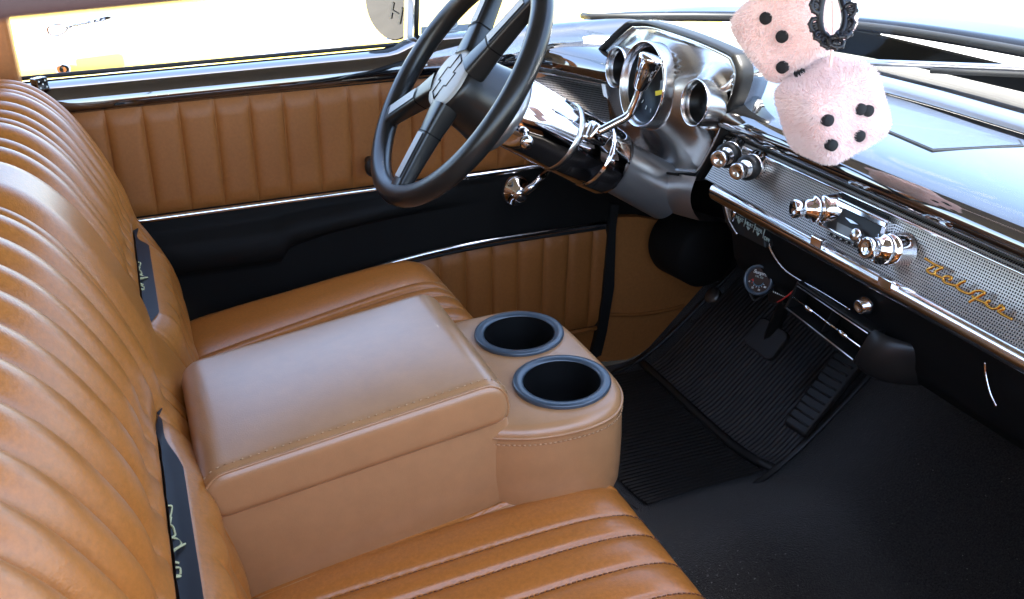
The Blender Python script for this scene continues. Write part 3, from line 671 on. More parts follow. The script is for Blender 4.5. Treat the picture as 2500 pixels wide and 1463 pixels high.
# knobs with flared chrome sockets
def knob(uv, front, r, style=0):
    b = pxp(*uv, P0m, MN); f = pxp(*front, P0m + MN * .040, MN); ax = unit(f - b); L = np.linalg.norm(f - b)
    g = MB(); g.lathe(b - ax * .006, ax, [(0, r * 1.55), (.008, r * 1.45), (.016, r * 1.32), (.022, r * 1.28), (.0225, r * .9)], 32); sk = g.build("knob_socket", CHROME, dash)
    pr = [(.016, r * .9), (.020, r * 1.22), (.026, r * 1.25), (.028, r * .92), (.034, r * .90), (.036, r * .74), (L - .006, r * .74), (L - .004, r * .88), (L + .004, r * .88), (L + .006, r * .80), (L + .003, r * .45), (L + .002, 0)]
    g = MB(); g.lathe(b, ax, pr, 32); g.build("knob", CHROME if style == 0 else CHROMES, sk)
    if style == 1:
        g = MB(); g.lathe(b, ax, [(.0165, r * 1.30), (.027, r * 1.32), (.030, r * 1.0), (.0305, r * .8)], 32); g.build("knob_collar", BLACKP, sk)
knob((2034, 512), (1946, 510), .0135); knob((2193, 612), (2122, 606), .0140)
knob((1848, 402), (1802, 418), .0130, 1); knob((1792, 372), (1757, 388), .0135, 1)
# radio: bright frame with recessed dark display
pm = lambda u, v, d=0: pxp(u, v, P0m + MN * d, MN)
rad = [pm(u, v, .004) for u, v in ((2040, 478), (2178, 543), (2152, 622), (2004, 553))]
def frame(outer, k_in, d0, d1, name, m, parent):
    c = sum(outer) / 4; inn = [c + (p - c) * k_in for p in outer]; g = MB()
    A = [p - MN * d0 for p in outer]; B = [p + MN * d1 for p in outer]; C_ = [p + MN * d1 for p in inn]; D = [p - MN * d0 for p in inn]
    rows = [A, B, C_, D]
    g.add([q for r in rows for q in r], [(4 * i + j, 4 * i + (j + 1) % 4, 4 * i + 4 + (j + 1) % 4, 4 * i + 4 + j) for i in range(3) for j in range(4)])
    return g.build(name, m, parent, False, .0008), inn
ro, inn = frame(rad, .86, .01, .006, "radio", CHROMES, dash)
g = MB(); g.prism([p - MN * .010 for p in inn], tuple(MN * .012)); g.build("radio_face", BLACKP, ro, False)
dsp = [pm(u, v, .0075) for u, v in ((2046, 543), (2092, 565), (2087, 596), (2042, 572))]
g = MB(); g.prism(dsp, tuple(MN * .0015)); g.build("radio_display", mat("lcd_grey", (.10, .10, .09), .2), ro, False)
g = MB(); g.prism([pm(u, v, .0085) for u, v in ((2046, 488), (2170, 546), (2166, 560), (2044, 502))], tuple(MN * .004)); g.build("radio_bar", CHROME, ro, False, .001)
g = MB(); g.prism([pm(u, v, .0085) for u, v in ((2064, 531), (2080, 538), (2096, 549), (2078, 545))], tuple(MN * .001)); g.build("radio_glint_bar", BRUSHED, ro, False)
for k in range(6):
    g = MB(); c = pm(2027 + k * 14.5, 571 + k * 7.0, .009); g.box(c, (pm(2042, 578) - pm(2027, 571)) * .28, EH * .0022, MN * .002); g.build("radio_button", BLACKP, ro, False, .0006)
    g = MB(); c = c + MN * .0023; g.box(c, (pm(2042, 578) - pm(2027, 571)) * .07, EH * .0008, MN * .0003); g.build("button_mark", WHITE, ro, False)
g = MB(); g.lathe(pm(2098, 577, .007), MN, [(0, .0085), (.008, .008), (.010, .006), (.010, 0)], 20); g.build("tuning_dial", CHROMES, ro)
g = MB(); g.prism([pm(u, v, .003) for u, v in ((2052, 472), (2172, 530), (2170, 538), (2048, 480))], tuple(MN * .003)); g.build("radio_slot", DARK, ro, False)
# gold script
sc = lambda a, b: pm(2220 + a * .1504, 600 + b * .1504, .006)
ST = [[(255, 205), (400, 300), (550, 365)], [(410, 335), (350, 365), (290, 395), (320, 440), (400, 465), (430, 415), (500, 380), (550, 360)], [(400, 465), (470, 500), (545, 530)],
      [(545, 545), (560, 515), (610, 497), (670, 510), (682, 540), (640, 562)], [(545, 545), (580, 600), (660, 630), (760, 655)], [(760, 655), (830, 610), (915, 572)],
      [(760, 655), (800, 705), (880, 755), (980, 782), (1060, 742), (1160, 733), (1232, 768)], [(965, 922), (1100, 842), (1232, 768)], [(1020, 820), (1110, 880), (1240, 932)], [(1240, 932), (1275, 905), (1318, 898)],
      [(1240, 932), (1280, 985), (1350, 1025), (1430, 1015), (1490, 965)], [(1490, 965), (1535, 1020), (1500, 1045), (1440, 1058)], [(1440, 1058), (1500, 1110), (1600, 1162), (1670, 1200)]]
g = MB()
for st in ST:
    g.tube(spline([sc(a, b) for a, b in st], 6), .0016 if len(st) > 2 else .0019, 8)
sb = g.build("script_badge", GOLD, dash)
# lip mounting clips
for u, v in ((2001, 590), (2168, 690)):
    c = px(u, v, x=.757); g = MB(); g.box(c + V(-.002, 0, 0), (.004, 0, 0), (0, .010, 0), (0, 0, .006)); g.build("lip_clip", CHROME, dash, False, .001)
# defroster / speaker grille lying on the dash top
def dash_z(x, y):
    q = float(np.interp(y, WB[:, 1], WB[:, 0])); f = (x - .783 - bend(y)) / (q - .783 - bend(y)); t = topp[5:-1]; return float(np.interp(.783 + f * .247, [a for a, b in t], [b for a, b in t]))
def gzr(u, v):
    p = px(u, v, z=.6965)
    for _ in range(3): p = px(u, v, z=dash_z(p[0], p[1]))
    return p
gp = [gzr(2110, 214), gzr(2490, 345), gzr(2500, 360), gzr(2276, 371), gzr(2100, 296)]
def bilerp(A, B, C_, D, n=10, k=24):
    return [[A + (B - A) * j / (k - 1) + ((D + (C_ - D) * j / (k - 1)) - (A + (B - A) * j / (k - 1))) * i / (n - 1) for j in range(k)] for i in range(n)]
P = bilerp(gp[0], gp[1], gp[3] + (gp[2] - gp[3]) * .6, gp[4]); U = [[(p[1] * 1.0, p[0] * 1.0) for p in r] for r in P]
g = MB(); g.prism([p + V(0, 0, -.012) for p in gp], (0, 0, .0140)); gr_ = g.build("speaker_grille", BLACKP, dash, False, .001)
GR2 = mat("fine_black_mesh", (.02, .022, .026), .20, spec=.9, coat=.25, bump=(1400, .25, .0003)); 
g = MB(); g.prism([p + V(0, 0, .0020) - (p - sum(gp) / 5) * .04 for p in gp], (0, 0, .0006)); g.build("grille_mesh", GR2, gr_, False)
# ---- instrument cluster
clu = None
XP = .800
outl = [(1466, 152), (1488, 118), (1545, 64), (1562, 60), (1605, 62), (1700, 92), (1788, 130), (1806, 148), (1815, 182), (1806, 222), (1790, 262), (1780, 300), (1765, 340), (1720, 420), (1698, 428), (1600, 418), (1528, 405), (1500, 330), (1478, 240)]
OP = [px(u, v, x=XP) for u, v in outl]
g = MB(); OPs = spline(OP, 5, True); cC = sum(OPs) / len(OPs)
GA = [((1565, 207), .738, .0655, .062, .055), ((1503, 165), .752, .033, .048, .024), ((1695, 251), .752, .0335, .048, .030)]
def clu_h(p):
    h = 0
    for uv, xf, r_, dp, w_ in GA:
        c = px(*uv, x=xf) + V(.1, 0, -.1) * dp * 0; rho = math.hypot(p[1] - c[1], p[2] - c[2] + .1 * dp); t = min(1, max(0, (rho - r_ * .99) / w_)); q_ = min(1, max(0, (rho / r_ - .86) / .10)); h = max(h, .47 * dp * (1 - t) ** 2 * (1 + .3 * t)) * 1.0 if rho > r_ * .97 else (.47 * dp * q_ - .006 * (1 - q_))
        if rho < r_ * .97: return h
    return h
rings = []
for k_, dx_ in [(1.0, .030), (1.0, .0), (.985, -.008), (.965, -.009), (.945, -.009), (.93, -.004)] + [(k, -.004 - .016 * (1 - (k / .92) ** 2)) for k in np.linspace(.92, .02, 52)]:
    row = []
    for p in OPs:
        q = cC + (p - cC) * k_; row.append(q + V(dx_ - (clu_h(q) * min(1, (1 - k_) / .10) if k_ < .93 else 0), 0, 0))
    rings.append(row)
g.grid(rings, close_v=True); g.f.append(tuple(len(g.v) - len(OPs) + j for j in range(len(OPs))))
clu = g.build("instrument_cluster", SATIN, dash)
g = MB(); rings = [[cC + (p - cC) * k_ + V(dx_, 0, 0) for p in OPs] for k_, dx_ in ((.0, .045), (.9, .045), (1.03, .04), (1.055, .010), (1.058, -.006), (1.035, -.016), (1.01, -.014), (.985, .002))]
g.grid(rings[3:], close_v=True); ch = g.build("cluster_hood", BLACKP, clu)
g = MB(); g.grid(rings[:4], close_v=True); g.build("hood_shell", GLOSS, ch)
FACE = mat("gauge_black", (.004, .004, .004), .35, spec=.2)
def gauge(uv, xf, r, depth, flare, tilt, n=56):
    c = px(*uv, x=xf); ax = unit(V(-1, 0, tilt))
    pr = [(-depth * .75, r * 1.0), (-depth * .3, r * 1.0), (-.006, r * 1.0), (-.001, r * 1.0), (.001, r * .985), (0, r * .955), (-.006, r * .925), (-.011, r * .88), (-.012, r * .86)]
    g = MB(); g.lathe(c, ax, pr, n); o = g.build("gauge_pod", SATIN, clu)
    g = MB(); g.lathe(c - ax * .002, ax, [(0, r * 1.01), (.0028, r * 1.005), (.0035, r * .985), (.002, r * .955), (-.002, r * .95)], n); g.build("gauge_rim", CHROME, o)
    g = MB(); g.lathe(c - ax * .0245, ax, [(.0135, r * .88), (.013, r * .84), (.0, r * .80), (.0005, 0)], n); g.build("gauge_face", FACE, o)
    return o, c, ax
mo, mc_, ma = gauge((1565, 207), .738, .0655, .062, 1.30, .10)
gauge((1503, 165), .752, .033, .040, 1.25, .10); gauge((1695, 251), .752, .0335, .045, 1.35, .10)
# speedometer face: white arc painted as a reflection, grey selector plate, letters, pointer
fx = mc_ - ma * .0235; fy = unit(V(0, -1, 0)); fz = unit(np.cross(fy, ma)); fz = fz if fz[2] > 0 else -fz
def sector(r0, r1, a0, a1, d, name, m):
    g = MB(); A = np.radians(np.linspace(a0, a1, 24)); P = [[fx + ma * d + fy * (r * math.cos(a)) + fz * (r * math.sin(a)) for r in (r0, r1)] for a in A]; g.grid(P); return g.build(name, m, mo, False)
sector(.036, .0475, -40, 70, .001, "dial_reflection", WHITE); sector(.020, .036, -12, 30, .0013, "selector_plate", mat("grey_plate", (.22, .24, .26), .5))
text("dial_lettering", "P", fx + ma * .002 + fy * .030 + fz * .010, fy, fz, .009, DARK, mo); text("dial_lettering", "N", fx + ma * .002 + fy * .033 - fz * .001, fy, fz, .008, DARK, mo)
g = MB(); a_, b_ = fx + ma * .003 + fy * .014 - fz * .010, fx + ma * .003 + fy * .034 - fz * .003; sd = unit(np.cross(b_ - a_, ma)); g.prism([a_ + sd * .0035, b_ + sd * .0035, b_ - sd * .0035, a_ - sd * .0035], tuple(ma * .001)); g.build("dial_pointer", YELP, mo, False)
for k in range(9):
    a = math.radians(100 + k * 22); g = MB(); p = fx + ma * .001; g.tube([p + (fy * math.cos(a) + fz * math.sin(a)) * .036, p + (fy * math.cos(a) + fz * math.sin(a)) * .042], .0007, 5); g.build("dial_tick", WHITE, mo, False)
for u, v in ((1562, 101), (1760, 176), (1799, 194)):
    g = MB(); g.lathe(px(u, v, x=XP - .004), (-1, 0, 0), [(0, .009), (.004, .0088), (.006, .0075), (.004, .006), (-.004, .0055)], 20); lo = g.build("warning_lamp", CHROME, clu)
    g = MB(); g.lathe(px(u, v, x=XP - .0035), (-1, 0, 0), [(0, .0062), (.001, 0)], 16); g.build("lamp_lens", REDPRINT if u == 1562 else DARK, lo)
# lower silver apron that sweeps from the cluster down under the column
T_ = spline([px(u, v, x=.775) for u, v in ((1480, 395), (1530, 405), (1600, 418), (1660, 426), (1700, 432))], 6); B_ = spline([px(u, v, x=.80) for u, v in ((1432, 455), (1490, 478), (1560, 500), (1650, 535), (1722, 556))], 6)
g = MB(); g.grid([[a + (b - a) * f + V(-.018, 0, 0) * math.sin(math.pi * f) + V(.06 * max(0, f - .85) / .15, 0, 0) for f in np.linspace(0, 1, 14)] for a, b in zip(T_, B_)]); g.build("lower_apron", SILVER, dash)
g = MB(); g.tube([p + V(-.003, 0, 0) for p in T_[:19]], .0022, 6); g.build("apron_seam", DARK, dash)
# left grid triangle and chrome strip, black pad above
P, U = [], []
A, B, C_ = px(1305, 178, y=.69), px(1478, 208, x=.80), px(1492, 312, x=.785)
A2 = px(1296, 196, y=.67)
for i in range(12):
    f = i / 11; a = A + (B - A) * f; b = A2 + (C_ - A2) * f; P.append([a + (b - a) * j / 5 for j in range(6)]); U.append([(f * .17, j / 5 * .05 * (.2 + f)) for j in range(6)])
uvgrid("side_grid_panel", P, U, GRID, dash)
g = MB(); g.tube(spline([A2 + V(-.006, 0, 0), A2 + (C_ - A2) * .5 + V(-.006, 0, 0), C_ + V(-.006, 0, -.004)], 6), .007, 10, flat=(1, .6)); g.build("side_grid_moulding", CHROME, dash)
g = MB(); g.tube(spline([A + V(-.006, 0, .003), A + (B - A) * .5 + V(-.004, 0, .004), B + V(-.004, 0, .003)], 6), .003, 8); g.build("side_grid_moulding", CHROME, dash)
P = []
for i in range(14):
    f = i / 13; a = A + (B - A) * f + V(-.006, 0, .004); P.append([a + V(*d) for d in ((.0, 0, 0), (-.010, 0, .008), (-.013, 0, .018), (-.008, 0, .03), (.01, 0, .040), (.05, .0, .046), (.10, 0, .046))])
g = MB(); g.grid(P); g.build("side_pad", GLOSS, dash)

# ================================================================ STEERING COLUMN + WHEEL
WC = V(.431, .38, .712); AX = unit(V(.819, 0, -.574)); NW = -AX
e1 = V(0, -1, 0); e2 = unit(np.cross(NW, e1)); e2 = e2 if e2[2] > 0 else -e2
col = thing("steering_column", WC + AX * .36, "fat chrome steering column between the wheel and the dash", "steering column")
AX2 = AX; AX = unit(V(math.cos(math.radians(29.3)), 0, -math.sin(math.radians(29.3))))
g = MB(); g.lathe(WC, AX, [(.085, .030), (.085, .050), (.090, .0525), (.14, .0530), (.186, .0535)], 56); g.build("column_shroud", CHROME, col)
g = MB(); g.lathe(WC, AX, [(.185, .0535), (.187, .0548), (.192, .0550), (.195, .0548), (.197, .0535)], 56); g.build("column_ring", SATIN, col)
g = MB(); g.lathe(WC, AX, [(.196, .0535), (.248, .0545), (.250, .0525), (.253, .0525), (.254, .0543), (.258, .0545), (.286, .0540), (.296, .051), (.300, .044), (.300, .03)], 56); g.build("shift_collar", CHROME, col)
g = MB(); g.lathe(WC, AX, [(.29, .042), (.42, .046)], 40); g.build("column_tube", SILVER, col)
g = MB(); c = px(1293, 338, y=.325); d_ = unit(px(1296, 352, y=.300) - c); g.lathe(c + V(0, .016, 0), d_, [(0, .006), (.008, .0065), (.012, .0045), (.022, .0045), (.024, .0095), (.034, .0100), (.038, .007), (.038, 0)], 20); g.build("tilt_knob", CHROME, col)
b = px(1462, 322, y=.318); g = MB(); g.box(b + V(.004, .012, -.006), AX * .017, e1 * .014, e2 * .014); lv = g.build("shift_lever_boss", CHROME, col, True, .006, 3, auto=.9)
q = [px(1462, 322, y=.318), px(1500, 302, y=.31), px(1532, 284, y=.303), px(1545, 262, y=.300), px(1556, 235, y=.298), px(1562, 212, y=.297)]
g = MB(); g.tube(spline(q, 8), .0062, 12); lr = g.build("shift_lever", CHROME, col)
k0, k1 = px(1562, 214, y=.297), px(1592, 138, y=.290); kd = unit(k1 - k0); kl = np.linalg.norm(k1 - k0)
g = MB(); g.lathe(k0, kd, [(-.004, .0065), (0, .010), (kl * .55, .0145), (kl * .82, .0168), (kl * .83, .0178), (kl * .97, .0180), (kl, .0165)], 32); g.build("shift_knob", CHROME, lr)
g = MB(); g.lathe(k0 + kd * kl, kd, [(-.001, .0163), (.0006, .0155), (.0008, 0)], 32); g.build("knob_cap", CHROMES, lr)

AX = AX2
sw = thing("steering_wheel", WC, "black four spoke steering wheel turned sideways on the chrome column", "steering wheel")
g = MB(); RW = .1790; rt = .0158
rim = []
for a in np.linspace(0, 2 * math.pi, 120, endpoint=False):
    rd = e1 * math.cos(a) + e2 * math.sin(a); rim.append([WC + rd * (RW + rt * 1.02 * math.cos(q) ) + NW * rt * .98 * math.sin(q) for q in np.linspace(0, 2 * math.pi, 20, endpoint=False)])
g.grid(rim, close_u=True, close_v=True); g.build("rim", WHEELM, sw)
HO = WC + NW * .006
g = MB(); g.lathe(HO, AX, [(-.004, 0), (-.004, .043), (-.002, .0475), (.004, .050), (.05, .056), (.075, .061), (.078, .062)], 48); g.build("hub", WHEELM, sw)
g = MB(); g.lathe(HO, AX, [(.078, .050), (.078, .064), (.083, .066), (.092, .066), (.095, .062)], 48); g.build("hub_flange", SILVER, sw)
SKY_SHEEN = mat("sky_sheen_grey", (.46, .46, .445), .42, spec=.6, bump=(500, .15, .0004))  # sky reflection on the dark pad, painted as a grey base colour
g = MB(); g.lathe(HO + NW * .0035, NW, [(0, .0465), (.003, .0455), (.0048, .042), (.0058, .02), (.006, 0)], 48); pad = g.build("hub_pad", SKY_SHEEN, sw)
# bow tie emblem in relief outline (rotated with the turned wheel)
th = math.radians(78); b1 = e1 * math.cos(th) + e2 * math.sin(th); b2 = -e1 * math.sin(th) + e2 * math.cos(th)
bt_ = [(-.030, -.0065), (-.012, -.0065), (-.012, -.0115), (.010, -.0115), (.010, -.0065), (.030, -.0065), (.026, .0065), (.012, .0065), (.012, .0115), (-.010, .0115), (-.010, .0065), (-.026, .0065)]
bt_ = [(-.031, -.006), (-.010, -.006), (-.0075, -.011), (.0125, -.011), (.010, -.006), (.028, -.006), (.031, .006), (.010, .006), (.0075, .011), (-.0125, .011), (-.010, .006), (-.028, .006)]
EM = mat("black_emblem", (.004, .004, .004), .5)
g = MB(); pc = HO + NW * .0098
loop = [pc + b1 * a * 1.12 + b2 * b * 1.55 for a, b in bt_]
for a, b in zip(loop, loop[1:] + loop[:1]): g.tube([a - NW * .0006, b - NW * .0006], .0011, 6)
g.build("emblem", EM, pad)
def spoke(ai, ao, tw=1):
    ai, ao = math.radians(ai), math.radians(ao); di = e1 * math.cos(ai) + e2 * math.sin(ai); do = e1 * math.cos(ao) + e2 * math.sin(ao)
    p0 = HO + di * .040 + AX * .006; p1 = WC + do * (RW - .006) + NW * .002; L = np.linalg.norm(p1 - p0); d_ = (p1 - p0) / L; sd = unit(np.cross(NW, d_)); nn = np.cross(d_, sd); rings = []
    for f, w0, h0 in ((0, .020, .017), (.12, .0185, .016), (.3, .0155, .014), (.6, .0145, .0125), (.9, .0155, .011), (1.0, .018, .010)):
        c = p0 + (p1 - p0) * f; rr_ = []
        for a in np.linspace(0, 2 * math.pi, 24, endpoint=False):
            ca, sa = math.cos(a), math.sin(a); ex_ = .45; rr_.append(c + sd * w0 * math.copysign(abs(ca) ** ex_, ca) + nn * h0 * math.copysign(abs(sa) ** ex_, sa))
        rings.append(rr_)
    g = MB(); g.grid(rings, close_v=True); o = g.build("spoke", WHEELM, sw)
    g = MB(); rr_ = []
    for f in (.33, .345):
        c = p0 + (p1 - p0) * f; rr_.append([c + sd * .0160 * math.copysign(abs(math.cos(a)) ** .45, math.cos(a)) + nn * .0145 * math.copysign(abs(math.sin(a)) ** .45, math.sin(a)) for a in np.linspace(0, 2 * math.pi, 24, endpoint=False)])
    g.grid(rr_, close_v=True); g.build("spoke_groove", DARK, o)
    g = MB(); P = [[p0 + (p1 - p0) * f + nn * (h_ + .0012) + sd * s_ for s_ in (-.0085, -.0065, .0065, .0085)] for f, h_ in ((.36, .0138), (.6, .0126), (.88, .0112))]; g.grid(P); g.build("spoke_sheen", SKY_SHEEN, o)  # pale strip: sky sheen painted along the spoke face
for ai, ao in ((-157, -145), (-64, -78), (98, 110), (40, 61)): spoke(ai, ao)

# ================================================================ FLOOR MAT, PEDALS, UNDER-DASH THINGS
fm = thing("floor_mat", (.85, .40, .01), "black ribbed rubber floor mat in the driver footwell", "floor mat")
def mat_field(c00, c10, c11, c01, n_r, name, rib, lift=.010):
    A, B, C_, D = [V(*c) for c in (c00, c10, c11, c01)]; P = []; N = n_r * 8
    for i in range(N + 1):
        f = i / N; h = lift + (rib * (.5 - .5 * math.cos(2 * math.pi * f * n_r)) ** .7 if 0 < i < N else 0); row = []
        for j in range(14):
            q = j / 13; p = (A * (1 - q) + B * q) * (1 - f) + (D * (1 - q) + C_ * q) * f
            row.append((p[0], p[1], max(floor_z(p[0], p[1]), 0) + h))
        P.append(row)
    g = MB(); g.grid(P); return g.build(name, MATR, fm)
MATR = mat("black_mat_rubber", (.022, .0205, .019), .42, spec=.45)
mat_field((.70, .63, 0), (.935, .63, 0), (.935, .20, 0), (.70, .20, 0), 42, "rib_field", .0028)
mat_field((.955, .63, 0), (1.26, .60, 0), (1.26, .20, 0), (.955, .20, 0), 42, "rib_field", .0028)
g = MB(); g.tube(spline([(.69, .645, .016), (.69, .19, .016), (.95, .185, floor_z(.95, .19) + .016), (1.27, .185, floor_z(1.27, .19) + .016)], 8), .008, 8, flat=(.5, .8)); g.build("mat_border", MATR, fm)
g = MB(); g.tube(spline([(.69, .645, .016), (.95, .655, floor_z(.95, .64) + .016), (1.27, .63, floor_z(1.27, .62) + .016)], 8), .008, 8, flat=(.5, .8)); g.build("mat_border", MATR, fm)
g = MB(); g.tube([(.945, y, floor_z(.945, y) + .014) for y in np.linspace(.64, .19, 12)], .009, 8, flat=(.8, 1)); g.build("mat_crease", MATR, fm)
# heel pad emblem-like smooth patch on the mat
# brake and accelerator pedals
bp_ = thing("brake_pedal", (1.10, .40, .22), "worn black brake pedal above the ribbed mat", "pedal")
c = px(1868, 825, x=.985); g = MB(); nrm = unit(V(-.80, 0, .6)); sd = V(0, 1, 0); up_ = unit(np.cross(sd, nrm)); up_ = up_ if up_[2] > 0 else -up_
g.prism([c + sd * a * .040 + up_ * b * .030 for a, b in resample(rrect(-1, 1, -1, 1, .35), 40)], tuple(-nrm * .012)); g.build("pedal_pad", MATR, bp_, False, .003)
g = MB(); g.tube([c - nrm * .01, c + V(.05, 0, .12), c + V(.04, 0, .26)], .011, 8); g.build("pedal_arm", BLACKP, bp_)
ap = thing("accelerator_pedal", (1.06, .20, .12), "long black accelerator pedal right of the ribbed mat", "pedal")
a_, b_ = px(1942, 1058, x=.985), px(2075, 884, x=1.09); sd = unit(np.cross(b_ - a_, V(-.5, 0, .8))); g = MB(); g.prism([a_ + sd * .026, a_ - sd * .026, b_ - sd * .030, b_ + sd * .030], (-.006, 0, .012)); g.build("pedal_pad", MATR, ap, False, .004)
for k in range(9):
    c = a_ + (b_ - a_) * (.1 + k * .1) + V(-.008, 0, .014); g = MB(); g.tube([c + sd * .022, c - sd * .022], .0022, 6); g.build("pedal_rib", MATR, ap)
# dim switch on the floor
ds = thing("dimmer_switch", px(1740, 720, x=1.12), "small metal foot switch on the toe board by the tan kick panel", "switch")
c = px(1740, 722, x=1.10); g = MB(); g.lathe(c, (-.75, 0, .6), [(-.03, .010), (-.004, .010), (-.003, .019), (.003, .019), (.006, .014), (.007, 0)], 22); g.build("switch_button", mat("dull_metal", (.25, .24, .22), .45, .9), ds)
# round black canister/duct beside the kick panel
dc = thing("blower_duct", px(1690, 620, y=.50), "round black air duct behind the dash above the kick panel", "duct")
c = px(1705, 622, y=.56); g = MB(); g.lathe(c + V(0, .09, 0), (.10, -1, .05), [(0, .066), (.01, .070), (.10, .070), (.115, .062), (.12, .0)], 40); g.build("duct_body", BLACKV, dc)
# oil gauge
og = thing("oil_gauge", px(1850, 685, x=.80), "round black oil pressure gauge hanging under the dash", "gauge")
c = px(1851, 684, x=.795); ga = unit(CAM * V(1, .55, 1) + V(-.35, 0, -.25) - c); ga = unit(V(-.85, -.38, .28)); r = .021
g = MB(); g.lathe(c, ga, [(-.035, r * .95), (-.004, r), (.0, r * 1.06), (.003, r * 1.02), (.002, r * .88), (-.002, r * .84)], 36); g.build("gauge_case", RINGB, og)
g = MB(); g.lathe(c - ga * .002, ga, [(0, r * .86), (.0004, 0)], 30); gf = g.build("gauge_face", mat("gauge_brown_black", (.035, .022, .020), .3), og)
gx = unit(np.cross(V(0, 0, 1), ga)); gx = gx if gx[1] < 0 else -gx; gy = unit(np.cross(ga, gx)); gy = gy if gy[2] > 0 else -gy
text("gauge_lettering", "Sunpro", c + gy * .0105 - ga * .0008, gx, gy, .0075, WHITE, og, shear=.2); text("gauge_lettering", "OIL PSI", c + gy * .0045 - ga * .0008, gx, gy, .0042, GREYPRINT, og)
arcp = lambda rr_, a: c - ga * .001 + (gx * math.cos(math.radians(a)) + gy * math.sin(math.radians(a))) * rr_ - gy * .0
g = MB(); g.tube([arcp(.0085, a) for a in np.linspace(-170, -10, 18)], .0005, 5); g.build("gauge_scale", BLUEPRINT, og)
g = MB(); g.tube([arcp(.0085, -175), arcp(.0085, -150)], .0010, 5); g.build("gauge_red_zone", REDPRINT, og)
for k in range(7):
    g = MB(); a = -165 + k * 24; g.tube([arcp(.0095, a), arcp(.0115, a)], .0004, 5); g.build("gauge_tick", WHITE if k > 1 else REDPRINT, og)
for k, s in enumerate(("0", "25", "50", "80")): text("gauge_number", s, arcp(.0142, -155 + k * 42), gx, gy, .0036, WHITE, og)
g = MB(); g.tube(spline([c - ga * .004 + gx * r * 1.12, c - ga * .006 - gy * r * 1.45, c - ga * .004 - gx * r * 1.12], 10), .0016, 6); g.build("gauge_bracket", BLACKP, og)
g = MB(); g.tube([c - ga * .02 + gy * .02, px(1845, 640, x=.84), px(1870, 600, x=.86)], .004, 6); g.build("gauge_hose", RUBBER, og)
# fuse tag with red wire
fb = thing("wire_connector", px(1900, 722, x=.82), "small dark connector with a red wire beside the round gauge", "connector")
c = px(1900, 722, x=.82); g = MB(); g.box(c, (.006, 0, 0), (0, .016, -.006), (0, .004, .010)); g.build("connector_body", BLACKP, fb, False, .002)
g = MB(); g.tube(spline([px(1898, 738, x=.81), px(1915, 728, x=.80), px(1935, 712, x=.80), px(1955, 690, x=.81)], 6), .0012, 6); g.build("wire", REDPRINT, fb)
for k in range(7):
    g = MB(); q = px(1888 + k * 4.6, 712 + k * 2.0, x=.812); g.tube([q, q + V(0, -.0014, -.0006)], .0011 if k < 3 else .0007, 5); g.build("connector_marking", WHITE, fb, False)
# air vent box under the dash
av = thing("air_vent", px(2030, 780, x=.79), "black under-dash air vent with chrome bar across its louvres", "air vent")
XV = .775; vq = lambda u, v, d=0: px(u, v, x=XV) + V(d, 0, 0)
fr4 = [vq(1944, 686), vq(2132, 812), vq(2088, 892), vq(1912, 752)]
cc = sum(fr4) / 4; inn = [cc + (p - cc) * V(1, .92, .86) for p in fr4]
g = MB(); rows = [[p + V(.13, 0, -.01) for p in fr4], [p + V(.004, 0, 0) for p in fr4], [cc + (p - cc) * .985 for p in fr4], inn, [p + V(.05, 0, 0) for p in inn]]
g.add([q for r_ in rows for q in r_], [(4 * i + j, 4 * i + (j + 1) % 4, 4 * i + 4 + (j + 1) % 4, 4 * i + 4 + j) for i in range(4) for j in range(4)] + [(16, 17, 18, 19)]); g.build("vent_case", BLACKP, av, False, .002)
def lerp4(a, b): # a across 0..1 (left to right), b up-down 0..1
    return (inn[0] * (1 - a) + inn[1] * a) * (1 - b) + (inn[3] * (1 - a) + inn[2] * a) * b
g = MB(); g.tube([lerp4(-.0, .48), lerp4(1.0, .52)], .0014, 8); bar = g.build("vent_bar", CHROME, av)
for a in (.24, .74):
    g = MB(); p0, p1 = lerp4(a - .06, .49), lerp4(a + .08, .51); g.tube([p0, (p0 + p1) / 2, p1], [.002, .0042, .002], 10); g.build("vent_tab", CHROME, bar)
for bb in (.03, .97):
    g = MB(); g.tube([lerp4(.0, bb) + V(-.001, 0, 0), lerp4(1.0, bb) + V(-.001, 0, 0)], .0010, 6); g.build("vent_edge", BRUSHED, av)
for a in (.5,):
    g = MB(); g.prism([lerp4(a - .006, .02) + V(.004, 0, 0), lerp4(a + .006, .02) + V(.004, 0, 0), lerp4(a + .006, .98) + V(.004, 0, 0), lerp4(a - .006, .98) + V(.004, 0, 0)], (.02, 0, 0)); g.build("vent_divider", BLACKP, av, False)
for k in range(2):
    a = .25 + .5 * k; g = MB(); g.prism([lerp4(a - .2, .2) + V(.018, 0, 0), lerp4(a + .2, .2) + V(.018, 0, 0), lerp4(a + .2, .8) + V(.028, 0, 0), lerp4(a - .2, .8) + V(.028, 0, 0)], (.004, 0, 0)); g.build("vent_louvre", BLACKV, av, False)
# rounded end housing of the air box to the right
e0 = [vq(2132, 812, .002), vq(2088, 892, .002)]
P = []
for i, f in enumerate(np.linspace(0, 1, 14)):
    w_ = .5 - .5 * math.cos(math.pi * f); dy = -.105 * f; dx = .16 * f ** 2.2; tpv = e0[0] + V(dx, dy, .004 - .02 * f * f); btv = e0[1] + V(dx, dy, -.012 * math.sin(f * 2.2) + .03 * f ** 3)
    m_ = (tpv + btv) / 2; rr_ = []
    for a in np.linspace(-90, 90, 14):
        a = math.radians(a); rr_.append(m_ + (tpv - m_) * math.sin(a) + V(-.016 * math.cos(a) * math.sin(math.pi * min(1, .15 + f)), 0, 0))
    P.append(rr_)
g = MB(); g.grid(P); g.build("vent_end_housing", BLACKP, av)

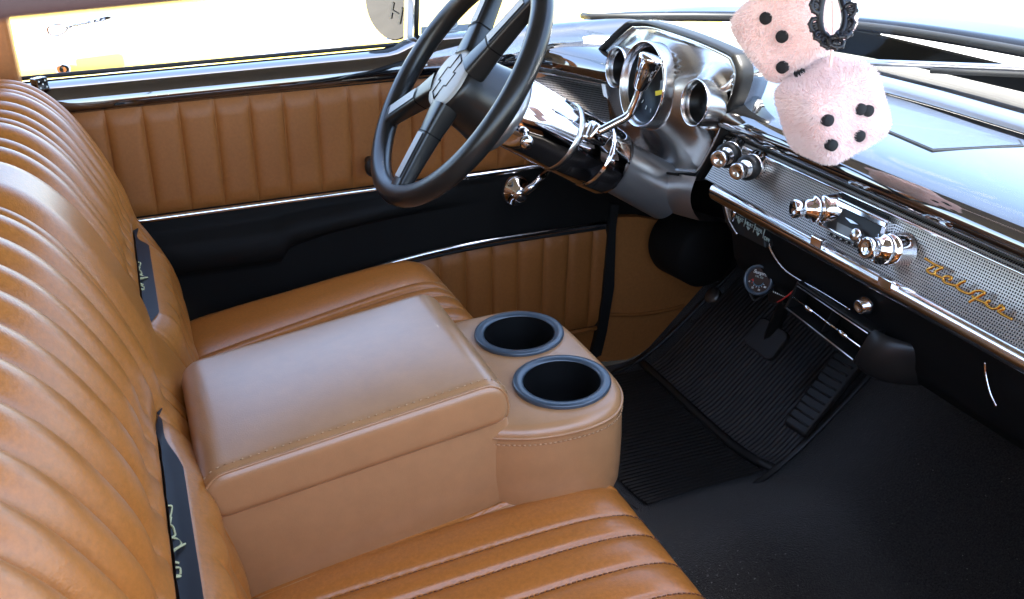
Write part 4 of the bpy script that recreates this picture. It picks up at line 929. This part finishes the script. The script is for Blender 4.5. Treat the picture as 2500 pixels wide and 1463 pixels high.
# ================================================================ FUZZY DICE AND LACE GARTER
def die(name, c, nA, upA, size, pips, label, nfur=34000, fl=.0060):
    t = thing(name, c, label, "fuzzy dice", "pink fuzzy dice hanging from the mirror")
    nA = unit(nA); b = unit(upA - nA * (np.array(upA) @ nA)); a = np.cross(b, nA); h = size / 2; ax = [a, b, nA]
    # plush cube: superquadric sphere
    P = []; n = 40; ee = .35
    sg = lambda v, e: math.copysign(abs(v) ** e, v)
    pts = []; nor = []
    for i in range(n + 1):
        th_ = -math.pi / 2 + math.pi * i / n; row = []
        for j in range(2 * n):
            ph = -math.pi + math.pi * j / n
            q = (h * sg(math.cos(th_), ee) * sg(math.cos(ph), ee), h * sg(math.cos(th_), ee) * sg(math.sin(ph), ee), h * sg(math.sin(th_), ee))
            k = 1 + .015 * math.sin(7 * q[0] / h + 3 * q[1] / h) * math.cos(5 * q[2] / h); row.append(c + k * (a * q[0] + b * q[1] + nA * q[2]))
        P.append(row)
    g = MB(); g.grid(P, close_v=True); bo = g.build("plush_body", PINK, t)
    spots = []
    fr_ = {0: (a, b, nA), 1: (a, nA, b), 2: (b, nA, a), 3: (b, nA, -a), 4: (a, nA, -b), 5: (a, b, -nA)}
    for face, u, v in pips:
        e_u, e_v, nn = fr_[face]; pc = c + nn * (h * 1.005) + e_u * u * h + e_v * v * h; spots.append((pc, nn)); g = MB(); rr_ = size * .073
        g.lathe(pc, nn, [(-.004, rr_), (.0030, rr_), (.0040, rr_ * .85), (.0043, 0)], 22); g.build("pip", FELT, t)
    # fur: short tapered blades over the whole body
    Pn = np.array(P); vs, fs = [], []
    for _ in range(nfur):
        fc = rng.integers(0, 6); e_u, e_v, nn = fr_[fc]; u, v = rng.uniform(-1, 1, 2); d = unit(e_u * u + e_v * v + nn)
        l = V(d @ a, d @ b, d @ nA); s_ = (np.sum(np.abs(l) ** (2 / ee))) ** (-ee / 2); p = c + d * s_ * h * .99
        if any(np.linalg.norm(p - q) < size * .082 for q, _n in spots): continue
        gl_ = np.sign(l) * np.abs(l * s_) ** (2 / ee - 1); nrm = unit(a * gl_[0] + b * gl_[1] + nA * gl_[2])
        clump = np.sin(p * 140 + V(0, 1, 2)); dirv = unit(nrm + .55 * clump[[1, 2, 0]] * .6 + rng.normal(0, .22, 3) + V(0, 0, -.25)); sd = unit(np.cross(dirv, rng.normal(0, 1, 3))); L = fl * rng.uniform(.55, 1.1); k = len(vs)
        vs += [p - sd * .0005, p + sd * .0005, p + dirv * L * .6 + sd * .0003, p + dirv * L]; fs += [(k, k + 1, k + 2), (k, k + 2, k + 3)]
    me = bpy.data.meshes.new("fur"); me.from_pydata([tuple(p) for p in vs], [], fs); link("fur_pile", me, PINKFUR, bo)
    return t, bo
cL = px(2030, 268, x=.725); nL = cam_dir(.28, -.38, -.88); upL = cam_dir(-.48, .85, -.2)
die("fuzzy_die", cL, nL, upL, .087, [(0, -.71, .33), (0, .18, .145), (0, -.80, -.33), (0, -.035, -.5), (0, .36, 0), (1, -.18, -.70), (2, .35, .2)], "lower pink plush die hanging over the black dash top")
cU = px(1936, 54, x=.715); nU = cam_dir(.52, .38, -.76); upU = cam_dir(-.60, .78, 0)
die("fuzzy_die", cU, nU, upU, .095, [(3, .42, .05), (3, -.15, .10), (3, -.72, -.35), (1, .3, -.35), (2, -.3, .2)], "upper pink plush die touching the black lace garter")
# hanging cords up to the mirror
cm = thing("mirror_cord", (.66, -.02, 1.1), "thin pink cord holding the plush dice from above", "cord")
g = MB(); g.tube(spline([cL + V(-.02, -.01, .05), cL + V(-.03, -.0, .14), (.62, -.02, 1.12)], 8), .0018, 6); g.tube(spline([cU + V(0, 0, .05), (.63, .0, 1.0), (.62, -.02, 1.12)], 8), .0018, 6); g.build("cord", PINK, cm)
lg = thing("lace_garter", px(2035, 60, x=.60), "black scalloped lace garter loop hung in front of the plush dice", "garter")
gc = px(2032, 22, x=.60); gr1 = cam_dir(1, -.12, .1); gr2 = cam_dir(.10, 1, .25); KL = []
for i in range(14):
    a = 2 * math.pi * i / 14; KL.append(gc + unit(gr1) * .0110 * math.cos(a) + unit(gr2) * .030 * math.sin(a) + cam_dir(0, 0, 1) * .006 * math.sin(2 * a))
g = MB(); g.tube(spline(KL, 6, True), .0032, 8, closed=True); band = g.build("band", LACE, lg)
for i in range(14):
    a = 2 * math.pi * i / 14; c = KL[i]; out = unit(c - gc); tg = unit(np.cross(cam_dir(0, 0, -1), out)); jit = rng.normal(0, .15, 3)
    tg = unit(tg + jit); oo = unit(out + cam_dir(0, 0, -.5 + .3 * (i % 3)))
    g = MB(); ring = [c + oo * (.0046 + .0050 * math.cos(q)) + tg * .0062 * math.sin(q) for q in np.linspace(0, 2 * math.pi, 14, endpoint=False)]; g.tube(ring, .0021, 6, closed=True)
    for k in range(3):
        q = -.9 + .9 * k; g.tube([c + oo * .001, c + oo * .0085 + tg * .0045 * math.sin(q)], .0018, 5)
    for q in np.linspace(0, 2 * math.pi, 7, endpoint=False):
        g.lathe(c + oo * (.0050 + .0058 * math.cos(q)) + tg * .0070 * math.sin(q), oo + tg * .1, [(-.0018, 0), (-.0010, .0018), (.0010, .0018), (.0018, 0)], 6)
    g.build("lace_scallop", LACE, lg)
for o in S.objects:
    if "_base" in o: del o["_base"]
